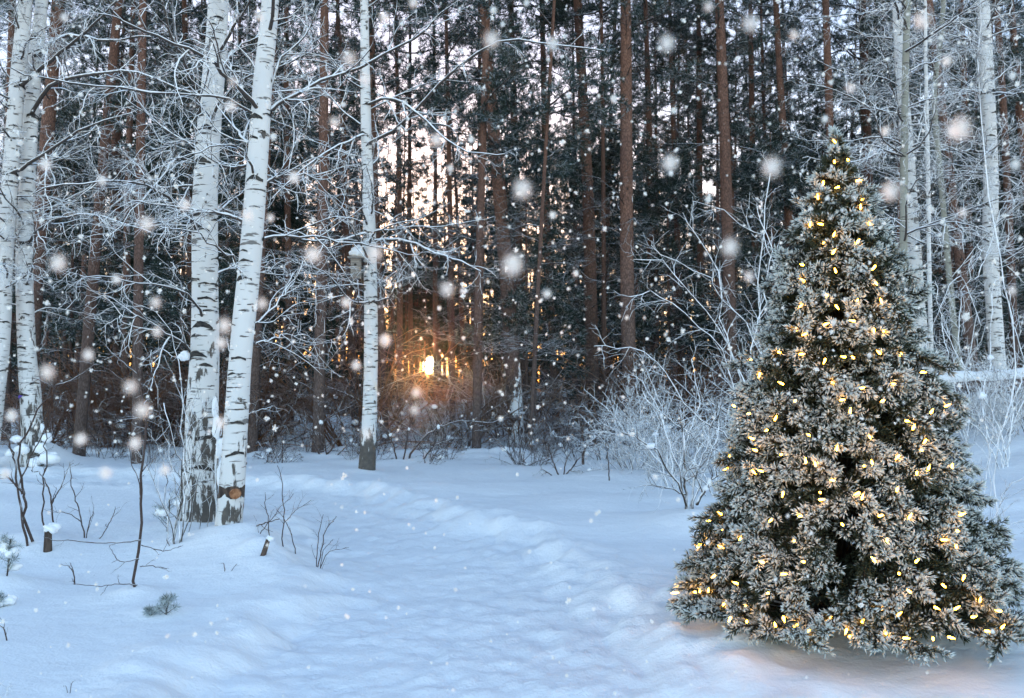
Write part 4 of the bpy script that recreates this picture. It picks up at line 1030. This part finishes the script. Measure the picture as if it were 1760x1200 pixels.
seedling(268, 1061, .05, .06, 5, 'very small frosted needle sprig left of the tiny seedling', 4, False)
seedling(292, 920, .35, .3, 12, 'small pine sprays growing behind the stem clump at the rough birch', 5)

# fallen log with a thick roll of snow, propped on the bank
def snowy_log():
    rs(55)
    a, b = P(1575, 672, 15.0), P(1800, 655, 14.2); root = empty('fallen_log', a, 'fallen reddish log under a thick roll of snow, right of the christmas tree', 'log')
    t = np.linspace(0, 1, 20)[:, None]; L = (a + (b - a) * t) - a; L[:, 2] += .02 * np.sin(t[:, 0] * 7)
    g = Geo(); g.tubes(L, np.linspace(.12, .15, 20), 14, caps=True); g.build('log', M_PINE, root)
    g = Geo(); V = L + [0, 0, .15]; r = .115 + .012 * np.sin(t[:, 0] * 23) + .01 * np.sin(t[:, 0] * 51)
    r[0] = .02; r[-1] = .02; r[1] = .08; r[-2] = .08
    g.tubes(V, r, 14); g.build('snow_roll', M_CLUMP, root)
    gl = Geo()
    for q in (.12, .9):
        c = (b - a) * q
        gr = Hs(a[0] + c[0], a[1] + c[1]) - a[2] - .1
        gl.tubes(np.array([[c[0], c[1] + .04, gr], [c[0] + .03, c[1], (gr + c[2]) / 2], [c[0], c[1], c[2] - .02]]), np.array([.07, .06, .05]), 8)
    gl.build('prop', M_STUMP, root)
snowy_log()

# ------------------------------------------------------------------ the christmas tree
CD = 5.3; CX = (1443 - 880) / F * CD
C0 = np.array([CX, CD, Hs(CX, CD)])
PROF_Y = np.array([222, 250, 275, 300, 350, 400, 450, 500, 600, 640, 700, 800, 900, 1000, 1050, 1090, 1120])
PROF_R = np.array([4, 14, 25, 38, 60, 82, 99, 114, 145, 166, 184, 202, 236, 276, 308, 318, 304])
def z_of(y): return P(0, y, CD)[2] - C0[2]
ZP = np.array([z_of(y) for y in PROF_Y])[::-1]; RP = (PROF_R / F * CD)[::-1]
def rad_at(z): return np.interp(z, ZP, RP)
def christmas_tree():
    rs(77)
    root = empty('christmas_tree', C0, 'big flocked artificial christmas tree glowing with warm lights on the snow at the right', 'christmas tree')
    Ht = ZP[-1]
    g = Geo(); z = np.linspace(-.2, Ht - .05, 12); g.tubes(np.stack([0 * z, 0 * z, z], -1), np.linspace(.05, .012, 12), 10); g.build('trunk', M_DEAD, root)
    # tips spread over the cone by area
    nt_ = 780
    zz = np.linspace(.13, Ht, 4000); w = rad_at(zz) + .05 + .9 * np.exp(-zz / .12); cdf = np.cumsum(w); cdf /= cdf[-1]
    u = (np.arange(nt_) + .5) / nt_; zt = np.interp(u, cdf, zz)
    tier = .16; zt = np.where(zt < Ht - .3, np.round(zt / tier) * tier * .6 + zt * .4, zt)
    a = np.arange(nt_) * 2.39996 + RNG.normal(size=nt_) * .12
    depthf = np.where(RNG.random(nt_) < .36, RNG.uniform(.62, .86, nt_), RNG.uniform(.9, 1.02, nt_))
    zt = np.maximum(zt, .04 + .15 * np.clip(-np.sin(a), 0, 1) + RNG.uniform(0, .05, nt_)); r = rad_at(zt) * depthf
    tip = np.stack([r * np.cos(a), r * np.sin(a), zt], -1)
    el = RNG.normal(size=nt_) * .24 - .12 + .5 * (zt / Ht) ** 3             # upwards near the tip of the tree
    el[zt < .3] = np.clip(el[zt < .3], .05, .35)
    bl = np.clip(r * .8, .06, .36) * RNG.uniform(.8, 1.1, nt_)
    D = np.stack([np.cos(a + RNG.normal(size=nt_) * .25) * np.cos(el), np.sin(a + RNG.normal(size=nt_) * .25) * np.cos(el), np.sin(el)], -1)
    top = zt > Ht - .16
    D[top] = unit(D[top] + [0, 0, 1.6])
    st = tip - D * bl[:, None]
    br = grow(st, D, bl, 7, .07, -.02)
    # woody arms from the trunk
    arm = np.stack([np.stack([st[:, 0] * q, st[:, 1] * q, st[:, 2] * q + (1 - q) * np.maximum(zt - .12 - .25 * r, .05)], -1) for q in (0, .35, .7, 1)], 1)
    g = Geo(); g.tubes(arm, np.full((nt_, 4), .006), 4); g.tubes(br, np.full((nt_, 7), .004), 4)
    # side shoots
    big = bl > .12
    s2, r2 = spawn(br[big], np.full((big.sum(), 7), .004), 6, .05, .85, (30, 50), (.10, .16), 5, .06, -.01, .8, .003, flat=.35, lenfall=.35)
    g.tubes(s2, r2, 3)
    g.build('branches', mat_plain('artificial_twig', (.02, .018, .012), (.05, .04, .03)), root)
    gn = Geo()
    def needles(Pt, per, ln, w, deep):
        m, k, _ = Pt.shape; idx = np.repeat(np.arange(m), per); M = len(idx)
        tt = np.tile((np.arange(per) + .5) / per, m) + RNG.normal(size=M) * .02; tt = np.clip(tt, 0, .999)
        s = tt * (k - 1); i = s.astype(int); fr = (s - i)[:, None]
        C = Pt[idx, i] * (1 - fr) + Pt[idx, i + 1] * fr; T = unit(Pt[idx, i + 1] - Pt[idx, i])
        q = RNG.normal(size=(M, 3)); q = unit(q - T * np.sum(q * T, 1, keepdims=True))
        an = np.radians(np.interp(tt, [0, .8, 1], [62, 48, 22]) + RNG.normal(size=M) * 9)[:, None]
        Dn = T * np.cos(an) + q * np.sin(an)
        l = (ln * RNG.uniform(.75, 1.15, M))[:, None]
        B = unit(np.cross(Dn, q + .3 * RNG.normal(size=(M, 3)))); B2 = unit(np.cross(Dn, B))
        ww = (w * RNG.uniform(.75, 1.25, M))[:, None]
        bend = RNG.normal(size=(M, 3)) * ln * .06
        v0 = C; a1 = C + Dn * l * .62 + B * ww + bend; a2 = C + Dn * l * .62 - B * ww * .5 + B2 * ww * .87 + bend; a3 = C + Dn * l * .62 - B * ww * .5 - B2 * ww * .87 + bend; tp = C + Dn * l + bend * 1.6
        V = np.stack([v0, a1, a2, a3, tp], 1)
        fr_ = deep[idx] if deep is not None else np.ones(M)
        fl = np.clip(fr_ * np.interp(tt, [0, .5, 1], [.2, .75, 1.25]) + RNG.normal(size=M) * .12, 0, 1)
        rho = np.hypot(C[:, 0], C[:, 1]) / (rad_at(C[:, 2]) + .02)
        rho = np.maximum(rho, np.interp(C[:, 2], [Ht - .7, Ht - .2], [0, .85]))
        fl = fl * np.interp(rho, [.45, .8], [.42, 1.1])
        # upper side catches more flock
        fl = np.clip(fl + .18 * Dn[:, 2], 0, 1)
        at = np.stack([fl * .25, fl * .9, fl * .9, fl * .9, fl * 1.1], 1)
        o = np.arange(M)[:, None] * 5
        f = np.concatenate([o + np.array([[0, 1, 2]]), o + np.array([[0, 2, 3]]), o + np.array([[0, 3, 1]]), o + np.array([[4, 2, 1]]), o + np.array([[4, 3, 2]]), o + np.array([[4, 1, 3]])])
        gn.add(V.reshape(-1, 3), f, 0, at.reshape(-1), smooth=True)
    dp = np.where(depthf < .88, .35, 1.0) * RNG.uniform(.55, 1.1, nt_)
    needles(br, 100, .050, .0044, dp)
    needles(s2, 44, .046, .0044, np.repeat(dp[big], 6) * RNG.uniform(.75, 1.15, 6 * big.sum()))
    m, nt, b = new_mat('flocked_needles'); n = N(nt)
    at = n.node('ShaderNodeAttribute'); at.attribute_name = 'flock'
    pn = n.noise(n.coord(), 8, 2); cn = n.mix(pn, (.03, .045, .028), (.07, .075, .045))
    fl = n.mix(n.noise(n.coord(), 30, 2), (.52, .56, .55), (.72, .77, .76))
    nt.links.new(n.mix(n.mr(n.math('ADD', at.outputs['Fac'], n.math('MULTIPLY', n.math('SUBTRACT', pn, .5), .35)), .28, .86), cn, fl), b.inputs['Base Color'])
    b.inputs['Roughness'].default_value = .75
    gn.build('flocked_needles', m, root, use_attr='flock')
    # needle litter / hidden feet: a metal stand under the lowest branches
    g = Geo()
    for k in range(4):
        a_ = k * math.pi / 2 + .4; g.tubes(np.array([[0, 0, .05], [.2 * math.cos(a_), .2 * math.sin(a_), .02], [.3 * math.cos(a_), .3 * math.sin(a_), -.02]]), np.array([.012, .012, .012]), 6)
    g.build('stand', M_STUMP, root)
    return br, tip
BR, TIP = christmas_tree()

BULBS = """1436,245 1434,276 1458,276 1415,311 1471,311 1443,321 1406,343 1482,343 1479,360 1415,386 1391,390 1497,390 1432,407 1415,419 1472,419 1430,437
1381,456 1505,456 1437,469 1383,485 1504,485 1422,509 1473,517 1436,524 1379,522 1516,522 1415,559 1470,552 1369,569 1387,573 1501,573 1518,569 1337,605 1373,609 1514,609
1550,605 1419,616 1454,614 1468,616 1306,640 1582,640 1347,661 1539,661 1428,657 1479,668 1368,688 1520,688 1443,688 1263,699 1623,699 1289,711 1599,711 1461,711 1331,723
1556,723 1319,739 1568,739 1296,755 1592,755 1392,749 1494,749 1302,775 1585,775 1342,782 1546,782 1438,775 1385,797 1402,801 1486,801 1500,798 1252,804 1636,804 1292,808
1595,808 1312,811 1576,811 1434,826 1346,845 1409,846 1478,846 1541,845 1407,859 1481,859 1241,885 1648,886 1378,887 1509,887 1327,892 1561,892 1449,903 1242,912 1644,912
1271,928 1617,928 1364,930 1524,930 1244,942 1644,942 1383,966 1505,966 1314,967 1573,967 1342,987 1546,987 1230,988 1658,988 1269,1004 1619,1004 1321,1019 1566,1019 1203,1035
1684,1035 1282,1043 1605,1043 1246,1048 1640,1048 1368,1042 1518,1042 1218,1061 1669,1061 1162,1051 1722,1051 1346,1059 1541,1059 1430,1061 1481,1071 1456,1080 1364,1087
1522,1089 1167,1092 1721,1092 1197,1085 1692,1085 1257,1112 1629,1112 1284,1116 1604,1116 1334,1121 1552,1121 1391,1104 1462,1127"""
def lights():
    rs(88)
    root = empty('string_lights', C0, 'string of small warm white bulbs wound through the flocked christmas tree', 'string lights')
    m = bpy.data.materials.new('lit_bulb'); m.use_nodes = True; nt = m.node_tree
    e = nt.nodes.new('ShaderNodeEmission'); e.inputs[0].default_value = (1, .40, .03, 1); e.inputs[1].default_value = 7
    nt.links.new(e.outputs[0], nt.nodes['Material Output'].inputs[0])
    pos = []
    for tok in BULBS.split():
        x, y = map(float, tok.split(','))
        dx = (x - 1443) / F
        dep = CD
        for _ in range(6):                       # walk to the needles' outer surface
            q = P(x, y, dep) - C0; rr = rad_at(q[2]) * (.98 if y < 1030 else .9)
            dep = CD - math.sqrt(max(rr * rr - q[0] ** 2, 0.0))
        pos.append(P(x, y, dep + .0) - C0)
    pos = np.array(pos)
    rl = np.hypot(pos[:, 0], pos[:, 1]); lim_ = rad_at(pos[:, 2]) * np.where(pos[:, 2] < .3, .93, 1.0); kk = np.minimum(1, lim_ / rl)[:, None]
    pos[:, :2] *= kk; pos[:, 2] = np.maximum(pos[:, 2], .2)
    nback = 90                                   # the far side and flanks
    a = RNG.uniform(.15, math.pi - .15, nback); z = RNG.uniform(0, 1, nback) ** 1.6 * (ZP[-1] - .6) + .4
    r = rad_at(z) * .93
    pos = np.concatenate([pos, np.stack([r * np.cos(a), r * np.sin(a), z], -1)])
    # bulb shape: socket + pointed glass
    k = 8; aa = np.arange(k) * 2 * math.pi / k
    prof = [(.0010, 0.0), (.0035, .002), (.0042, .008), (.0034, .015), (.0018, .021), (.0004, .025)]
    V = np.concatenate([np.stack([r_ * np.cos(aa), r_ * np.sin(aa), np.full(k, z_)], -1) for r_, z_ in prof])
    f = np.array([(i * k + j, i * k + (j + 1) % k, (i + 1) * k + (j + 1) % k, (i + 1) * k + j) for i in range(5) for j in range(k)])
    g = Geo(); g.add(V * 1.4, f); proto = g.build('bulb', m, root)
    order = list(range(len(pos)))
    dirs = unit(np.stack([pos[:, 0], pos[:, 1], np.zeros(len(pos))], -1) + RNG.normal(size=pos.shape) * .7 + [0, 0, .25])
    gs = Geo()
    for i in order:
        q = Vector((0, 0, 1)).rotation_difference(Vector(dirs[i]))
        if i < 100:
            o = proto if i == 0 else proto.copy()
            if i: COL.objects.link(o); o.parent = root
            o.location = pos[i]; o.rotation_mode = 'QUATERNION'; o.rotation_quaternion = q
        else:
            R = np.array(q.to_matrix()); gs.add((V * 1.4) @ R.T + pos[i], f)
    o = gs.build('small_bulbs', m, root); o['kind'] = 'stuff'
    # green wire linking the bulbs, wound up the tree just under the needles
    t = np.linspace(0, 1, 1400); z = .1 + (ZP[-1] - .25) * t; ang = t * 2 * math.pi * 20
    rr = rad_at(z) * (.84 + .05 * np.sin(t * 900)); zz = z + .03 * np.sin(ang * 9)
    g = Geo(); g.tubes(np.stack([rr * np.cos(ang), rr * np.sin(ang), zz], -1), np.full(1400, .0018), 4)
    g.build('wire', mat_plain('green_wire', (.01, .02, .012), (.02, .03, .02)), root)
lights()

# ------------------------------------------------------------------ falling snow
BIGF = """881,455,44 898,325,40 1326,287,40 1152,280,34 1146,75,34 845,68,34 950,75,26 768,497,30 538,437,34 252,385,30 100,452,34 1290,40,34 1218,12,20 1585,35,34 1650,222,46 1530,330,38
1638,225,24 1255,425,36 385,560,30 450,522,24 270,570,22 78,283,24 81,640,32 20,715,24 152,610,24 245,705,32 224,665,28 139,755,26 232,762,26 317,352,24 267,520,24 400,140,18 575,210,22 397,183,24 600,100,30
425,370,24 505,305,24 645,435,30 595,520,22 662,585,26 715,675,20 712,705,20 612,628,20 181,813,26 8,815,22 283,808,22 380,590,26 470,235,16 627,135,22 445,28,20 660,30,22 710,5,20 750,240,26 810,240,14
774,290,16 1055,170,16 977,165,12 950,370,16 1158,190,14 1153,298,12 1217,343,14 1287,475,22 1463,150,20 1418,205,16 1522,225,20 1628,105,22 1600,360,14 1655,365,18 1745,283,22 1740,130,16 1660,545,16 1740,500,18
200,480,20 175,310,20 110,30,18 60,130,14 35,245,14 30,265,12 465,375,18 378,727,24 630,745,20 1025,883,9 1016,895,9 1030,880,8 910,948,8 979,1010,7 1020,1047,8 974,1161,8 877,1141,6 1265,1154,8 1432,555,12 1457,541,10
1354,887,9 1326,820,9 1513,668,9 613,911,7 786,855,7 627,881,6 1085,843,0 1127,820,11 1166,859,10 990,470,14 940,505,20 590,180,12 795,500,12 848,18,16 905,5,14 1365,60,20 1030,600,8 755,530,10"""
def falling_snow():
    rs(99); g = Geo()
    fl = []
    for tok in BIGF.split():
        x, y, s = map(float, tok.split(','))
        if s < 1: continue
        d = RNG.uniform(.55, .8) if s > 26 else (RNG.uniform(.75, 1.2) if s > 16 else RNG.uniform(1.5, 3.6))
        if 1250 < x < 1640 and y > 230: d = min(d, 2.5)
        sb = max(s - F * .0085 * max(1 / d - .133, 0) * .3, s * .72); fl.append((P(x, y, d), sb / F * d * .5, 1))
    n = 2400
    for k in range(n):
        y = RNG.uniform(-10, 1200); x = RNG.uniform(-20, 1780)
        if y > 760 and RNG.random() < .82: continue
        d = RNG.uniform(1.8, 4.2)
        s = RNG.choice([3.6, 5, 6.5, 8.5, 12], p=[.28, .3, .22, .14, .06])
        fl.append((P(x, y, d), s / F * d * .5, 0))
    for c, r, big in fl:
        # loose cluster of crystal arms, dense in the middle, wispy outside
        m = 3400 if big else 120
        rad = np.abs(RNG.normal(size=m)) * r * (.46 if m > 200 else .36)
        cc = c + unit(RNG.normal(size=(m, 3))) * rad[:, None] * np.array([1, 1, 1.1])
        ln = (r * (.062 if m > 200 else .28)) * RNG.uniform(.6, 1.4, m)[:, None]
        A = unit(RNG.normal(size=(m, 3))) * ln; B = unit(np.cross(A, RNG.normal(size=(m, 3)))) * ln * .6
        V = np.stack([cc - A, cc + B, cc + A, cc - B], 1).reshape(-1, 3)
        g.add(V, np.arange(m)[:, None] * 4 + np.arange(4)[None], smooth=False)
    m, nt, b = new_mat('snowflake'); n = N(nt)
    b.inputs['Base Color'].default_value = (1, .97, .93, 1); b.inputs['Roughness'].default_value = 1
    tr = n.node('ShaderNodeBsdfTranslucent'); tr.inputs[0].default_value = (1, .97, .93, 1)
    mx = n.node('ShaderNodeMixShader'); mx.inputs[0].default_value = .22
    nt.links.new(b.outputs[0], mx.inputs[1]); nt.links.new(tr.outputs[0], mx.inputs[2])
    nt.links.new(mx.outputs[0], nt.nodes['Material Output'].inputs[0])
    tag(g.build('falling_snow', m), 'fluffy snowflakes drifting down through the air', 'snowflakes', kind='stuff')
falling_snow()

# made-up thin volume, added to spread a glow round the low sun
def glow_haze():
    m = bpy.data.materials.new('added_glow_haze'); m.use_nodes = True; nt = m.node_tree
    nt.nodes.remove(nt.nodes['Principled BSDF'])
    v = nt.nodes.new('ShaderNodeVolumePrincipled'); v.inputs['Color'].default_value = (.9, .92, 1, 1)
    v.inputs['Density'].default_value = .00009; v.inputs['Anisotropy'].default_value = .94
    nt.links.new(v.outputs[0], nt.nodes['Material Output'].inputs['Volume'])
    g = Geo(); box_geo(g, (0, 110, 18), (640, 340, 44)); o = g.build('glow_haze', m); tag(o, kind='stuff')
glow_haze()
